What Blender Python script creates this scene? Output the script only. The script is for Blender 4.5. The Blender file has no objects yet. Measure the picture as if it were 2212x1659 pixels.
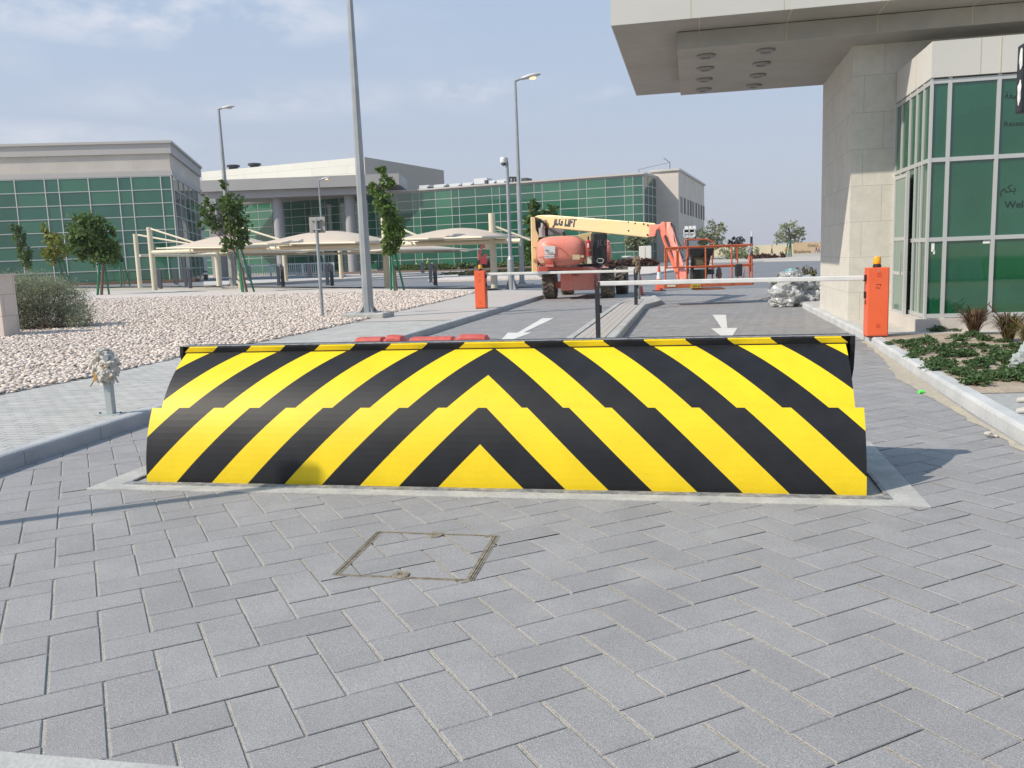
import bpy, bmesh, math, random
import numpy as np
from mathutils import Vector, Matrix, Euler
sc = bpy.context.scene
COL = sc.collection
rnd = random.Random(7)
rad = math.radians

# ------------------------------------------------------------------ camera
# x runs along the barrier across the lanes, y down the lanes. Photo measured on a 2212 x 1659 grid.
PW, PH, FL, CH = 2212., 1659., 1862., 1.55
roll, YAW = math.atan(.037), math.radians(-12.01)
pitch = math.atan((PH/2-557)*math.cos(roll)/FL)
Uv = np.array([math.cos(YAW), math.sin(YAW), 0]); Nv = np.array([-Uv[1], Uv[0], 0])
def tl(v): return np.array([v@Uv, v@Nv, v[2]])
_f = np.array([0, math.cos(pitch), -math.sin(pitch)]); _r = np.array([1., 0, 0]); _u = np.cross(_r, _f)
CR = tl(math.cos(roll)*_r-math.sin(roll)*_u); CU = tl(math.cos(roll)*_u+math.sin(roll)*_r); CF = tl(_f)
HEAD = tl(np.array([0, 1., 0])); SIDE = tl(np.array([1., 0, 0])); CC = np.array([0, 0, CH])
def ray(x, y): return CR*(x-PW/2)/FL - CU*(y-PH/2)/FL + CF
def P(x, y, z=0.):                      # ground point at height z seen at photo position
    d = ray(x, y); return Vector(CC+d*(z-CH)/d[2])
def D(x, y, Y):                         # point at distance Y ahead
    d = ray(x, y); return Vector(CC+d*Y/(d@HEAD))
def onY(x, y, Yw):                      # point on the plane world y = Yw
    d = ray(x, y); return Vector(CC+d*Yw/d[1])
def onX(x, y, Xw):
    d = ray(x, y); return Vector(CC+d*Xw/d[0])
cam = bpy.data.cameras.new('camera'); co = bpy.data.objects.new('camera', cam); COL.objects.link(co)
co.matrix_world = Matrix(((CR[0], CU[0], -CF[0], 0), (CR[1], CU[1], -CF[1], 0), (CR[2], CU[2], -CF[2], CH), (0, 0, 0, 1)))
cam.sensor_width = 36; cam.lens = FL/PW*36; cam.clip_end = 6000; cam.clip_start = .05
sc.camera = co
# ------------------------------------------------------------------ light
sun_dir = Vector(tl(np.array([-.93, -.37, 0]))).normalized()*math.cos(rad(40)) + Vector((0, 0, math.sin(rad(40))))
sl = bpy.data.lights.new('sun', 'SUN'); sl.energy = 4.3; sl.angle = rad(.5); sl.color = (1, .91, .78)
so = bpy.data.objects.new('sun', sl); COL.objects.link(so); so.rotation_euler = sun_dir.to_track_quat('Z', 'Y').to_euler()
w = bpy.data.worlds.new("World"); sc.world = w; w.use_nodes = True
nt = w.node_tree; nt.nodes.clear(); nn = nt.nodes.new; lk = nt.links.new
out = nn('ShaderNodeOutputWorld'); bg = nn('ShaderNodeBackground'); bg.inputs[1].default_value = .115
sky = nn('ShaderNodeTexSky'); sky.sky_type = 'NISHITA'; sky.sun_disc = False
sky.sun_elevation = rad(40); sky.sun_rotation = math.atan2(sun_dir.x, sun_dir.y)
sky.air_density = 1.0; sky.dust_density = 3.2; sky.ozone_density = 1.4
tc = nn('ShaderNodeTexCoord'); mp = nn('ShaderNodeMapping'); mp.inputs['Scale'].default_value = (1, 1, 4.2)
n1 = nn('ShaderNodeTexNoise'); n1.inputs['Scale'].default_value = 2.6; n1.inputs['Detail'].default_value = 8; n1.inputs['Roughness'].default_value = .58
mp.inputs['Location'].default_value = (3.1, .4, 1.7)
lk(tc.outputs['Generated'], mp.inputs[0]); lk(mp.outputs[0], n1.inputs['Vector'])
cr = nn('ShaderNodeValToRGB'); cr.color_ramp.elements[0].position = .60; cr.color_ramp.elements[1].position = .82
cr.color_ramp.elements[0].color = (0, 0, 0, 1); cr.color_ramp.elements[1].color = (.75, .75, .75, 1)
lk(n1.outputs[0], cr.inputs[0])
mx = nn('ShaderNodeMixRGB'); mx.inputs[2].default_value = (6.6, 6.6, 7.2, 1)
sx = nn('ShaderNodeSeparateXYZ'); lk(tc.outputs['Generated'], sx.inputs[0])
gr = nn('ShaderNodeValToRGB'); e = gr.color_ramp.elements; e[0].position = 0; e[0].color = (.44, .46, .53, 1); e[1].position = .5; e[1].color = (.29, .43, .61, 1)
g2 = gr.color_ramp.elements.new(.2); g2.color = (.39, .46, .58, 1)
lk(sx.outputs[2], gr.inputs[0])
sc10 = nn('ShaderNodeMixRGB'); sc10.blend_type = 'MULTIPLY'; sc10.inputs[0].default_value = 1; sc10.inputs[2].default_value = (10.9, 10.9, 10.9, 1); lk(gr.outputs[0], sc10.inputs[1])
hz = nn('ShaderNodeMixRGB'); hz.inputs[0].default_value = .8
lk(sky.outputs[0], hz.inputs[1]); lk(sc10.outputs[0], hz.inputs[2]); lk(hz.outputs[0], mx.inputs[1]); lk(cr.outputs[0], mx.inputs[0])
def VM(op, a, b=None):
    n = nn('ShaderNodeVectorMath'); n.operation = op
    for k, q in enumerate((a, b)):
        if q is None: continue
        if isinstance(q, (tuple, list, Vector)): n.inputs[k].default_value = tuple(q)
        else: lk(q, n.inputs[k])
    return n
def MA(op, a, b=0.):
    n = nn('ShaderNodeMath'); n.operation = op
    for k, q in enumerate((a, b)):
        if isinstance(q, (int, float)): n.inputs[k].default_value = q
        else: lk(q, n.inputs[k])
    return n.outputs[0]
tot = None
n2 = nn('ShaderNodeTexNoise'); n2.inputs['Scale'].default_value = 7; n2.inputs['Detail'].default_value = 9; n2.inputs['Roughness'].default_value = .62
mp2 = nn('ShaderNodeMapping'); mp2.inputs['Scale'].default_value = (1, 1, 2.1); lk(tc.outputs['Generated'], mp2.inputs[0]); lk(mp2.outputs[0], n2.inputs['Vector'])
for px, py, wx, wy, am in ((330, 20, 420, 75, 1.), (1010, 188, 120, 34, .75), (1235, 200, 120, 24, .6), (620, 215, 520, 50, .35), (80, 300, 300, 40, .5), (-700, 60, 500, 150, .8), (2900, 150, 600, 120, .7)):
    c = Vector(ray(px, py)).normalized(); rt = Vector((c.y, -c.x, 0)).normalized(); up = rt.cross(c)
    a = MA('DIVIDE', VM('DOT_PRODUCT', tc.outputs['Generated'], rt).outputs['Value'], wx/FL); b = MA('DIVIDE', MA('SUBTRACT', VM('DOT_PRODUCT', tc.outputs['Generated'], up).outputs['Value'], 0.), wy/FL)
    r2_ = MA('ADD', MA('MULTIPLY', a, a), MA('MULTIPLY', b, b)); f = MA('MULTIPLY', MA('SUBTRACT', 1., r2_), am); f = MA('MAXIMUM', f, 0.)
    fr_ = MA('GREATER_THAN', VM('DOT_PRODUCT', tc.outputs['Generated'], c).outputs['Value'], 0.); f = MA('MULTIPLY', f, fr_)
    tot = f if tot is None else MA('ADD', tot, f)
nz = nn('ShaderNodeMapRange'); nz.inputs[1].default_value = .42; nz.inputs[2].default_value = .66; lk(n2.outputs[0], nz.inputs[0])
cl = MA('MINIMUM', MA('MULTIPLY', MA('MULTIPLY', tot, nz.outputs[0]), 1.1), .8)
lk(MA('MINIMUM', MA('ADD', MA('MULTIPLY', cr.outputs[0], .18), cl), .85), mx.inputs[0])
mx.inputs[2].default_value = (6.9, 6.9, 7.3, 1)
lk(mx.outputs[0], bg.inputs[0]); lk(bg.outputs[0], out.inputs[0])
sc.view_settings.view_transform = 'Standard'; sc.view_settings.look = 'None'
sc.view_settings.exposure = .14; sc.view_settings.gamma = 1; sc.view_settings.use_curve_mapping = False
sc.render.engine = 'CYCLES'

# ------------------------------------------------------------------ materials
MATS = {}
def M(name, c, rough=.6, metal=0., var=None, vscale=3., bump=0., bscale=30., spec=.5, coat=0., attr=None, det=4, fine=None):
    if name in MATS: return MATS[name]
    m = bpy.data.materials.new(name); m.use_nodes = True; t = m.node_tree
    b = t.nodes['Principled BSDF']; b.inputs['Roughness'].default_value = rough; b.inputs['Metallic'].default_value = metal
    b.inputs['Specular IOR Level'].default_value = spec; b.inputs['Coat Weight'].default_value = coat; b.inputs['Coat Roughness'].default_value = .15
    b.inputs['Base Color'].default_value = (*c, 1)
    co_ = t.nodes.new('ShaderNodeTexCoord'); src = None
    if var:
        n = t.nodes.new('ShaderNodeTexNoise'); n.inputs['Scale'].default_value = vscale; n.inputs['Detail'].default_value = det; n.inputs['Roughness'].default_value = .6
        t.links.new(co_.outputs['Object'], n.inputs['Vector'])
        r = t.nodes.new('ShaderNodeValToRGB'); r.color_ramp.elements[0].position = .36; r.color_ramp.elements[1].position = .66
        r.color_ramp.elements[0].color = (*c, 1); r.color_ramp.elements[1].color = (*var, 1)
        t.links.new(n.outputs[0], r.inputs[0]); src = r.outputs[0]
    if fine:
        n = t.nodes.new('ShaderNodeTexNoise'); n.inputs['Scale'].default_value = fine[0]; n.inputs['Detail'].default_value = 2
        t.links.new(co_.outputs['Object'], n.inputs['Vector'])
        r = t.nodes.new('ShaderNodeMapRange'); r.inputs[1].default_value = .3; r.inputs[2].default_value = .7; r.inputs[3].default_value = 1-fine[1]; r.inputs[4].default_value = 1+fine[1]
        t.links.new(n.outputs[0], r.inputs[0])
        q = t.nodes.new('ShaderNodeMixRGB'); q.blend_type = 'MULTIPLY'; q.inputs[0].default_value = 1; q.inputs[1].default_value = (*c, 1)
        if src: t.links.new(src, q.inputs[1])
        t.links.new(r.outputs[0], q.inputs[2]); src = q.outputs[0]
    if attr:
        a = t.nodes.new('ShaderNodeAttribute'); a.attribute_name = 'tone'
        r = t.nodes.new('ShaderNodeMapRange'); r.inputs[3].default_value = 1-attr; r.inputs[4].default_value = 1+attr
        t.links.new(a.outputs['Fac'], r.inputs[0])
        q = t.nodes.new('ShaderNodeMixRGB'); q.blend_type = 'MULTIPLY'; q.inputs[0].default_value = 1; q.inputs[1].default_value = (*c, 1)
        if src: t.links.new(src, q.inputs[1])
        t.links.new(r.outputs[0], q.inputs[2]); src = q.outputs[0]
    if src: t.links.new(src, b.inputs['Base Color'])
    if bump:
        n = t.nodes.new('ShaderNodeTexNoise'); n.inputs['Scale'].default_value = bscale; n.inputs['Detail'].default_value = 5
        t.links.new(co_.outputs['Object'], n.inputs['Vector'])
        bp = t.nodes.new('ShaderNodeBump'); bp.inputs['Strength'].default_value = bump; bp.inputs['Distance'].default_value = .02
        t.links.new(n.outputs[0], bp.inputs['Height']); t.links.new(bp.outputs[0], b.inputs['Normal'])
    MATS[name] = m; return m
def stone(name, c1, c2, bw, bh, mortar, joint=.006, off=.5, vs=2.2):   # cladding panels with fine open joints
    m = M(name, c1, .7, var=c2, vscale=vs, bump=.08, bscale=9, det=8); t = m.node_tree
    b = t.nodes['Principled BSDF']; src = b.inputs['Base Color'].links[0].from_socket
    uv = t.nodes.new('ShaderNodeTexCoord'); br = t.nodes.new('ShaderNodeTexBrick'); br.offset = off
    for k, v in (('Scale', 1), ('Mortar Size', joint), ('Mortar Smooth', 0), ('Brick Width', bw), ('Row Height', bh), ('Bias', 0)): br.inputs[k].default_value = v
    br.inputs['Color1'].default_value = (.98, .98, .98, 1); br.inputs['Color2'].default_value = (1.03, 1.03, 1.02, 1); br.inputs['Mortar'].default_value = (*mortar, 1)
    t.links.new(uv.outputs['UV'], br.inputs['Vector'])
    q = t.nodes.new('ShaderNodeMixRGB'); q.blend_type = 'MULTIPLY'; q.inputs[0].default_value = 1
    t.links.new(src, q.inputs[1]); t.links.new(br.outputs[0], q.inputs[2]); t.links.new(q.outputs[0], b.inputs['Base Color'])
    return m

def speckle(m, scale, lo, hi, amt, patch=None):
    t = m.node_tree; b = t.nodes['Principled BSDF']; src = b.inputs['Base Color'].links[0].from_socket; co_ = t.nodes.new('ShaderNodeTexCoord')
    v = t.nodes.new('ShaderNodeTexVoronoi'); v.inputs['Scale'].default_value = scale; t.links.new(co_.outputs['Object'], v.inputs['Vector'])
    sp = t.nodes.new('ShaderNodeSeparateColor'); t.links.new(v.outputs['Color'], sp.inputs[0])
    r = t.nodes.new('ShaderNodeMapRange'); r.inputs[1].default_value = 0; r.inputs[2].default_value = 1; r.inputs[3].default_value = 1+lo; r.inputs[4].default_value = 1+hi; t.links.new(sp.outputs[0], r.inputs[0])
    q = t.nodes.new('ShaderNodeMixRGB'); q.blend_type = 'MULTIPLY'; q.inputs[0].default_value = amt; t.links.new(src, q.inputs[1]); t.links.new(r.outputs[0], q.inputs[2]); src = q.outputs[0]
    if patch:
        n = t.nodes.new('ShaderNodeTexNoise'); n.inputs['Scale'].default_value = patch[0]; n.inputs['Detail'].default_value = 6; n.inputs['Distortion'].default_value = .6; t.links.new(co_.outputs['Object'], n.inputs['Vector'])
        r = t.nodes.new('ShaderNodeMapRange'); r.inputs[1].default_value = patch[1]; r.inputs[2].default_value = patch[1]+.14; r.inputs[4].default_value = patch[2]; t.links.new(n.outputs[0], r.inputs[0])
        q = t.nodes.new('ShaderNodeMixRGB'); q.inputs[2].default_value = (*patch[3], 1); t.links.new(r.outputs[0], q.inputs[0]); t.links.new(src, q.inputs[1]); src = q.outputs[0]
    t.links.new(src, b.inputs['Base Color'])
# ------------------------------------------------------------------ mesh builder
class MB:
    def __init__(s): s.v = []; s.f = []; s.mi = []; s.tone = []; s.cm = 0
    def add(s, vs, fs, tone=.5):
        o = len(s.v); s.v += [tuple(v) for v in vs]
        f0 = len(s.f)
        for f in fs: s.f.append(tuple(o+i for i in f)); s.mi.append(s.cm); s.tone.append(tone)
        if not hasattr(s, 'rg'): s.rg = []
        s.rg.append((o, len(s.v), f0, len(s.f)))
        return s
    def box(s, x0, x1, y0, y1, z0, z1, tone=.5):
        v = [(x, y, z) for z in (z0, z1) for y in (y0, y1) for x in (x0, x1)]
        return s.add(v, [(0, 2, 3, 1), (4, 5, 7, 6), (0, 1, 5, 4), (2, 6, 7, 3), (0, 4, 6, 2), (1, 3, 7, 5)], tone)
    def bbox(s, x0, x1, y0, y1, z0, z1, b=.01):    # bevelled vertical edges and top
        pts = [(x0+b, y0), (x1-b, y0), (x1, y0+b), (x1, y1-b), (x1-b, y1), (x0+b, y1), (x0, y1-b), (x0, y0+b)]
        cx, cy = (x0+x1)/2, (y0+y1)/2
        v = [(x, y, z0) for x, y in pts]+[(x, y, z1-b) for x, y in pts]+[(cx+(x-cx)*(1-2*b/(x1-x0)), cy+(y-cy)*(1-2*b/(y1-y0)), z1) for x, y in pts]
        f = [tuple(range(7, -1, -1)), tuple(range(16, 24))]
        for k in (0, 8):
            for i in range(8): j = (i+1) % 8; f.append((k+i, k+j, k+8+j, k+8+i))
        return s.add(v, f)
    def prism(s, poly, z0, z1, tone=.5):            # plan polygon, extruded up
        n = len(poly); v = [(p[0], p[1], z0) for p in poly]+[(p[0], p[1], z1) for p in poly]
        return s.add(v, [tuple(range(n-1, -1, -1)), tuple(range(n, 2*n))]+[(i, (i+1) % n, n+(i+1) % n, n+i) for i in range(n)], tone)
    def slab(s, pts, vec):                          # any 3D polygon, extruded by vec
        vec = Vector(vec); n = len(pts); a = [Vector(p) for p in pts]
        return s.add(a+[p+vec for p in a], [tuple(range(n)), tuple(range(2*n-1, n-1, -1))]+[(i, n+i, n+(i+1) % n, (i+1) % n) for i in range(n)])
    def tube(s, pts, r, n=10, cap=True):
        pts = [Vector(p) for p in pts]; rs = r if isinstance(r, (list, tuple)) else [r]*len(pts); vs = []; prev = None
        for i, p in enumerate(pts):
            d = (pts[min(i+1, len(pts)-1)]-pts[max(i-1, 0)]).normalized()
            a = prev if prev is not None else (Vector((0, 0, 1)) if abs(d.z) < .9 else Vector((1, 0, 0)))
            a = (a-d*a.dot(d)).normalized(); prev = a; b = d.cross(a)
            for k in range(n):
                t = 2*math.pi*(k+.5)/n; vs.append(p+(a*math.cos(t)+b*math.sin(t))*rs[i])
        f = [(i*n+k, i*n+(k+1) % n, (i+1)*n+(k+1) % n, (i+1)*n+k) for i in range(len(pts)-1) for k in range(n)]
        if cap: f += [tuple(range(n-1, -1, -1)), tuple((len(pts)-1)*n+k for k in range(n))]
        return s.add(vs, f)
    def bar(s, a, b, w, h=None):                    # rectangular bar between points
        a, b = Vector(a), Vector(b); h = h or w; d = (b-a).normalized()
        up = Vector((0, 0, 1)) if abs(d.z) < .95 else Vector((0, 1, 0)); sd = d.cross(up).normalized(); u2 = sd.cross(d)
        c = [sd*w/2*i+u2*h/2*j for i, j in ((-1, -1), (1, -1), (1, 1), (-1, 1))]
        return s.add([a+k for k in c]+[b+k for k in c], [(0, 1, 2, 3), (7, 6, 5, 4), (0, 4, 5, 1), (1, 5, 6, 2), (2, 6, 7, 3), (3, 7, 4, 0)])
    def lathe(s, prof, n=24, c=(0, 0, 0), axis='z'):
        vs = []
        for r, z in prof:
            for k in range(n):
                t = 2*math.pi*k/n; p = (r*math.cos(t), r*math.sin(t), z)
                if axis == 'x': p = (p[2], p[0], p[1])
                if axis == 'y': p = (p[0], p[2], p[1])
                vs.append((p[0]+c[0], p[1]+c[1], p[2]+c[2]))
        f = [(i*n+k, i*n+(k+1) % n, (i+1)*n+(k+1) % n, (i+1)*n+k) for i in range(len(prof)-1) for k in range(n)]
        f += [tuple(range(n-1, -1, -1)), tuple((len(prof)-1)*n+k for k in range(n))]
        return s.add(vs, f)
    def pieces(s):
        out = []; rg = s.rg if hasattr(s, 'rg') else []
        for (v0, v1, f0, f1) in rg:
            m = MB(); m.v = s.v[v0:v1]; m.f = [tuple(i-v0 for i in f) for f in s.f[f0:f1]]; m.mi = s.mi[f0:f1]; m.tone = s.tone[f0:f1]; out.append(m)
        return out
    def build(s, name, mats, parent=None, smooth=False, loc=None, bevel=0, split=False):
        if split:
            return [m.build(name, mats, parent, smooth, loc, bevel) for m in s.pieces()]
        me = bpy.data.meshes.new(name); me.from_pydata(s.v, [], s.f)
        for m in (mats if isinstance(mats, (list, tuple)) else [mats]): me.materials.append(m)
        if me.polygons:
            me.polygons.foreach_set('material_index', s.mi)
            at = me.attributes.new('tone', 'FLOAT', 'FACE'); at.data.foreach_set('value', s.tone)
        if smooth: me.shade_smooth()
        metric_uv(me)
        o = bpy.data.objects.new(name, me); COL.objects.link(o)
        if parent is not None: o.parent = parent
        if loc is not None: o.location = loc
        if bevel:
            b = o.modifiers.new('bevel', 'BEVEL'); b.width = bevel; b.segments = 2; b.limit_method = 'ANGLE'
        if smooth == 'angle': me.shade_flat()
        return o
def metric_uv(me):
    if len(me.polygons) > 60000 or not len(me.polygons): return
    uv = me.uv_layers.new(name='uv')
    V = me.vertices; L = me.loops
    for p in me.polygons:
        n = p.normal
        if abs(n.z) > .8: a, b = Vector((1, 0, 0)), Vector((0, 1, 0))
        else:
            a = Vector((0, 0, 1)).cross(n).normalized(); b = Vector((0, 0, 1))
        for li in p.loop_indices:
            q = V[L[li].vertex_index].co; uv.data[li].uv = (q.dot(a), q.dot(b))
def tag(o, label=None, cat=None, group=None, kind=None):
    if label: o['label'] = label
    if cat: o['category'] = cat
    if group: o['group'] = group
    if kind: o['kind'] = kind
    return o
def empty(name, label, cat, loc=(0, 0, 0), rz=0, group=None):
    o = bpy.data.objects.new(name, None); COL.objects.link(o); o.location = loc; o.rotation_euler.z = rz
    o.empty_display_size = .2
    return tag(o, label, cat, group)
def kids(o): return [c for c in COL.objects if c.parent == o]
def dup(root, loc, rz=None, label=None, scale=None):
    ch = kids(root); r = root.copy(); COL.objects.link(r); r.location = loc
    if rz is not None: r.rotation_euler.z = rz
    if label: r['label'] = label
    if scale: r.scale = (scale,)*3
    for c in ch:
        g = kids(c); d = c.copy(); COL.objects.link(d); d.parent = r
        for e in g:
            q = e.copy(); COL.objects.link(q); q.parent = d
    return r
def npmesh(name, V, F, mats, parent=None, tone=None, mi=None, label=None, cat=None, kind=None, smooth=False):
    me = bpy.data.meshes.new(name); V = np.asarray(V, np.float32).reshape(-1, 3); F = np.asarray(F, np.int32); k = F.shape[1]
    me.vertices.add(len(V)); me.vertices.foreach_set('co', V.ravel())
    me.loops.add(F.size); me.loops.foreach_set('vertex_index', F.ravel())
    me.polygons.add(len(F)); me.polygons.foreach_set('loop_start', np.arange(0, F.size, k, dtype=np.int32))
    for m in (mats if isinstance(mats, (list, tuple)) else [mats]): me.materials.append(m)
    if tone is not None:
        at = me.attributes.new('tone', 'FLOAT', 'FACE'); at.data.foreach_set('value', np.asarray(tone, np.float32))
    if mi is not None: me.polygons.foreach_set('material_index', np.asarray(mi, np.int32))
    me.update(calc_edges=True); me.validate()
    if smooth: me.shade_smooth()
    o = bpy.data.objects.new(name, me); COL.objects.link(o)
    if parent is not None: o.parent = parent
    return tag(o, label, cat, kind=kind)
def text(s, size, mat, name='lettering', parent=None, mw=None, ext=.003, font_bold=0, align='LEFT', shear=0):
    c = bpy.data.curves.new(name, 'FONT'); c.body = s; c.size = size; c.extrude = ext; c.align_x = align; c.offset = font_bold; c.shear = shear
    c.resolution_u = 3
    t = bpy.data.objects.new('tmp', c); COL.objects.link(t)
    bpy.context.view_layer.update()
    me = bpy.data.meshes.new_from_object(t.evaluated_get(bpy.context.evaluated_depsgraph_get()))
    bpy.data.objects.remove(t); bpy.data.curves.remove(c)
    me.materials.clear(); me.materials.append(mat); me.name = name
    o = bpy.data.objects.new(name, me); COL.objects.link(o)
    if parent is not None: o.parent = parent
    if mw is not None: me.transform(mw)
    return o
def frame(origin, xdir, updir):                  # text placement: x right, y up
    x = Vector(xdir).normalized(); y = Vector(updir); y = (y-x*y.dot(x)).normalized(); z = x.cross(y)
    m = Matrix.Identity(4)
    for i, a in enumerate((x, y, z)):
        for j in range(3): m[j][i] = a[j]
    for j in range(3): m[j][3] = origin[j]
    return m

# base materials
PAVE = M('grey_paver', (.268, .261, .262), .8, var=(.305, .297, .298), vscale=2.3, bump=.35, bscale=260, attr=.055, fine=(190, .2))
speckle(PAVE, 330, -.22, .26, 1., (1.7, .57, .35, (.40, .39, .37)))
SAND = M('joint_sand', (.38, .355, .31), .95, bump=.4, bscale=90, fine=(120, .25))
CONC = M('concrete', (.36, .36, .345), .85, var=(.47, .465, .44), vscale=3.5, bump=.2, bscale=40, fine=(60, .08))
KERB = M('kerb_concrete', (.37, .375, .385), .85, var=(.46, .465, .465), vscale=2.5, bump=.25, bscale=60, fine=(80, .1))
WALK = M('walk_brick', (.40, .395, .375), .85, var=(.46, .45, .43), vscale=1.2, bump=.2, bscale=60, attr=.09, fine=(60, .08))
WALKF = M('walk_far', (.43, .39, .355), .9, var=(.45, .42, .40), vscale=.5, bump=.1, bscale=20, fine=(12, .05))
GRAV = M('gravel_bed', (.50, .44, .40), .95, var=(.62, .56, .52), vscale=9, bump=1., bscale=16, fine=(22, .35))
GST = M('gravel_stone', (.60, .515, .45), .9, attr=.3)
ASPH = M('asphalt', (.165, .17, .185), .9, var=(.205, .208, .22), vscale=.35, bump=.15, bscale=80, fine=(30, .06))
WHITE = M('white_paint', (.72, .72, .69), .55, var=(.62, .61, .58), vscale=3)
LINE = M('road_line', (.72, .70, .67), .7, var=(.60, .585, .56), vscale=5)
GALV = M('galvanised_steel', (.29, .31, .32), .5, .3, var=(.36, .38, .39), vscale=2, bump=.05, bscale=14)
DARK = M('dark_metal', (.035, .038, .045), .45, .3)
BLACKP = M('black_plastic', (.018, .019, .021), .45, fine=(20, .2))
ORANGE = M('orange_enamel', (.80, .135, .045), .38, var=(.74, .12, .04), vscale=2, coat=.25)
CREAM = M('cream_enamel', (.66, .60, .45), .45, var=(.60, .54, .41), vscale=1.5)
FABRIC = M('shade_fabric', (.55, .465, .385), .85, var=(.51, .43, .355), vscale=.8)
BARK = M('bark', (.20, .145, .10), .95, var=(.12, .085, .06), vscale=14, bump=.5, bscale=30)
STAKE = M('green_stake', (.02, .17, .085), .5)
GLASSF = M('green_glass', (.020, .105, .070), .05, spec=.95, var=(.03, .135, .088), vscale=.12)
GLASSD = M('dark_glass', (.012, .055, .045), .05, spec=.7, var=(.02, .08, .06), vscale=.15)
MULL = M('mullion', (.50, .52, .50), .45, .2)

# ------------------------------------------------------------------ ground
def old(x, y):                                   # sideways, ahead
    return x*Uv[0]+y*Nv[0], x*Uv[1]+y*Nv[1]
def sst(t): t = min(1, max(0, t)); return t*t*(3-2*t)
def R(x, y):
    a, b = old(x, y)
    return max(0, min(60, -a-4))*.0105*sst((b-14)/30)*(1-sst((b-100)/60))*(1-sst((-a-70)/70))
def PT(px, py, off=.13):
    z = off
    for _ in range(8):
        p = P(px, py, z); z = off+R(p.x, p.y)
    return p
def clip(poly, x0, x1, y0, y1):
    for ax, lim, sg in ((0, x0, 1), (0, x1, -1), (1, y0, 1), (1, y1, -1)):
        o = []
        for i, a in enumerate(poly):
            b = poly[(i+1) % len(poly)]; ia = (a[ax]-lim)*sg >= 0; ib = (b[ax]-lim)*sg >= 0
            if ia: o.append(a)
            if ia != ib:
                t = (lim-a[ax])/(b[ax]-a[ax]); o.append((a[0]+(b[0]-a[0])*t, a[1]+(b[1]-a[1])*t))
        poly = o
        if len(poly) < 3: return []
    return poly
def area(p): return sum(p[i][0]*p[(i+1) % len(p)][1]-p[(i+1) % len(p)][0]*p[i][1] for i in range(len(p)))/2
def sheet(name, poly, off, mat, step=4., skirt=0., flat=False):
    poly = [(p[0], p[1]) for p in poly]
    if area(poly) < 0: poly = poly[::-1]
    h = (lambda x, y: off) if flat else (lambda x, y: off+R(x, y))
    xs = [p[0] for p in poly]; ys = [p[1] for p in poly]; mb = MB()
    for i in range(math.floor(min(xs)/step), math.ceil(max(xs)/step)):
        for j in range(math.floor(min(ys)/step), math.ceil(max(ys)/step)):
            c = clip(poly, i*step, (i+1)*step, j*step, (j+1)*step)
            if len(c) > 2 and abs(area(c)) > 1e-6: mb.add([(x, y, h(x, y)) for x, y in c], [tuple(range(len(c)))])
    if skirt:
        for i, a in enumerate(poly):
            b = poly[(i+1) % len(poly)]; n = max(1, int(math.hypot(b[0]-a[0], b[1]-a[1])/step))
            for k in range(n):
                p, q = [(a[0]+(b[0]-a[0])*t/n, a[1]+(b[1]-a[1])*t/n) for t in (k, k+1)]
                mb.add([(*p, h(*p)-skirt), (*q, h(*q)-skirt), (*q, h(*q)), (*p, h(*p))], [(0, 1, 2, 3)])
    return tag(mb.build(name, mat), kind='structure')
mb = MB(); gx = [-3000, -300, -220]+list(range(-200, 201, 10))+[300, 3000]; gy = [-3000, -300]+list(range(-60, 261, 10))+[400, 4000]
for j in range(len(gy)):
    for i in range(len(gx)): mb.v.append((gx[i], gy[j], R(gx[i], gy[j])-.07))
for j in range(len(gy)-1):
    for i in range(len(gx)-1): k = j*len(gx)+i; mb.f.append((k, k+1, k+1+len(gx), k+len(gx))); mb.mi.append(0); mb.tone.append(.5)
tag(mb.build('ground', M('desert_ground', (.45, .40, .33), .95, var=(.36, .34, .28), vscale=.1, bump=.4, bscale=3)), kind='structure')
# bedding under the pavers, then herringbone pavers as real blocks
tag(MB().box(-9, 6, -3, 36, -.06, -.006).build('paver_bedding', SAND), kind='structure')
AA = rad(26.4)-YAW; ea = (math.cos(AA), math.sin(AA)); eb = (-ea[1], ea[0]); WB = .1965
jo = P((1390*900/2212)*.8641, (1250+1225*900/2212)*.8641); O0 = (jo.x-3*WB*eb[0], jo.y-3*WB*eb[1])
def clip_out(poly, hole): return poly
mh = [P(722, 1243), P(1016, 1255), P(1075, 1158), P(819, 1149)]; mh = [(p.x, p.y) for p in mh]
def halfclip(poly, a, b, keep_in=True):
    o = []; s = 1 if keep_in else -1
    def sd(p): return s*((b[0]-a[0])*(p[1]-a[1])-(b[1]-a[1])*(p[0]-a[0]))
    for i, p in enumerate(poly):
        q = poly[(i+1) % len(poly)]; dp, dq = sd(p), sd(q)
        if dp >= 0: o.append(p)
        if (dp >= 0) != (dq >= 0): t = dp/(dp-dq); o.append((p[0]+(q[0]-p[0])*t, p[1]+(q[1]-p[1])*t))
    return o
def convex_in(poly, cv):
    for i in range(len(cv)):
        poly = halfclip(poly, cv[i], cv[(i+1) % len(cv)])
        if len(poly) < 3: return []
    return poly
def convex_out(poly, cv):
    if abs(area(convex_in(poly, cv) or [(0, 0), (0, 0), (0, 0)])) < 1e-6: return [poly]
    res = []; rest = poly
    for i in range(len(cv)):
        a, b = cv[i], cv[(i+1) % len(cv)]; o = halfclip(rest, a, b, False)
        if len(o) > 2 and abs(area(o)) > 1e-4: res.append(o)
        rest = halfclip(rest, a, b)
        if len(rest) < 3: break
    return res
_fy = P(220, 1057).y-.014
pit = [(-4.323, _fy), (1.373, _fy), (1.373, 7.123), (-4.323, 7.123)]
strip = [P(-60, 1618), P(397, 1657), P(420, 1700), P(-60, 1700)]; strip = [(p.x, p.y) for p in strip]
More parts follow.
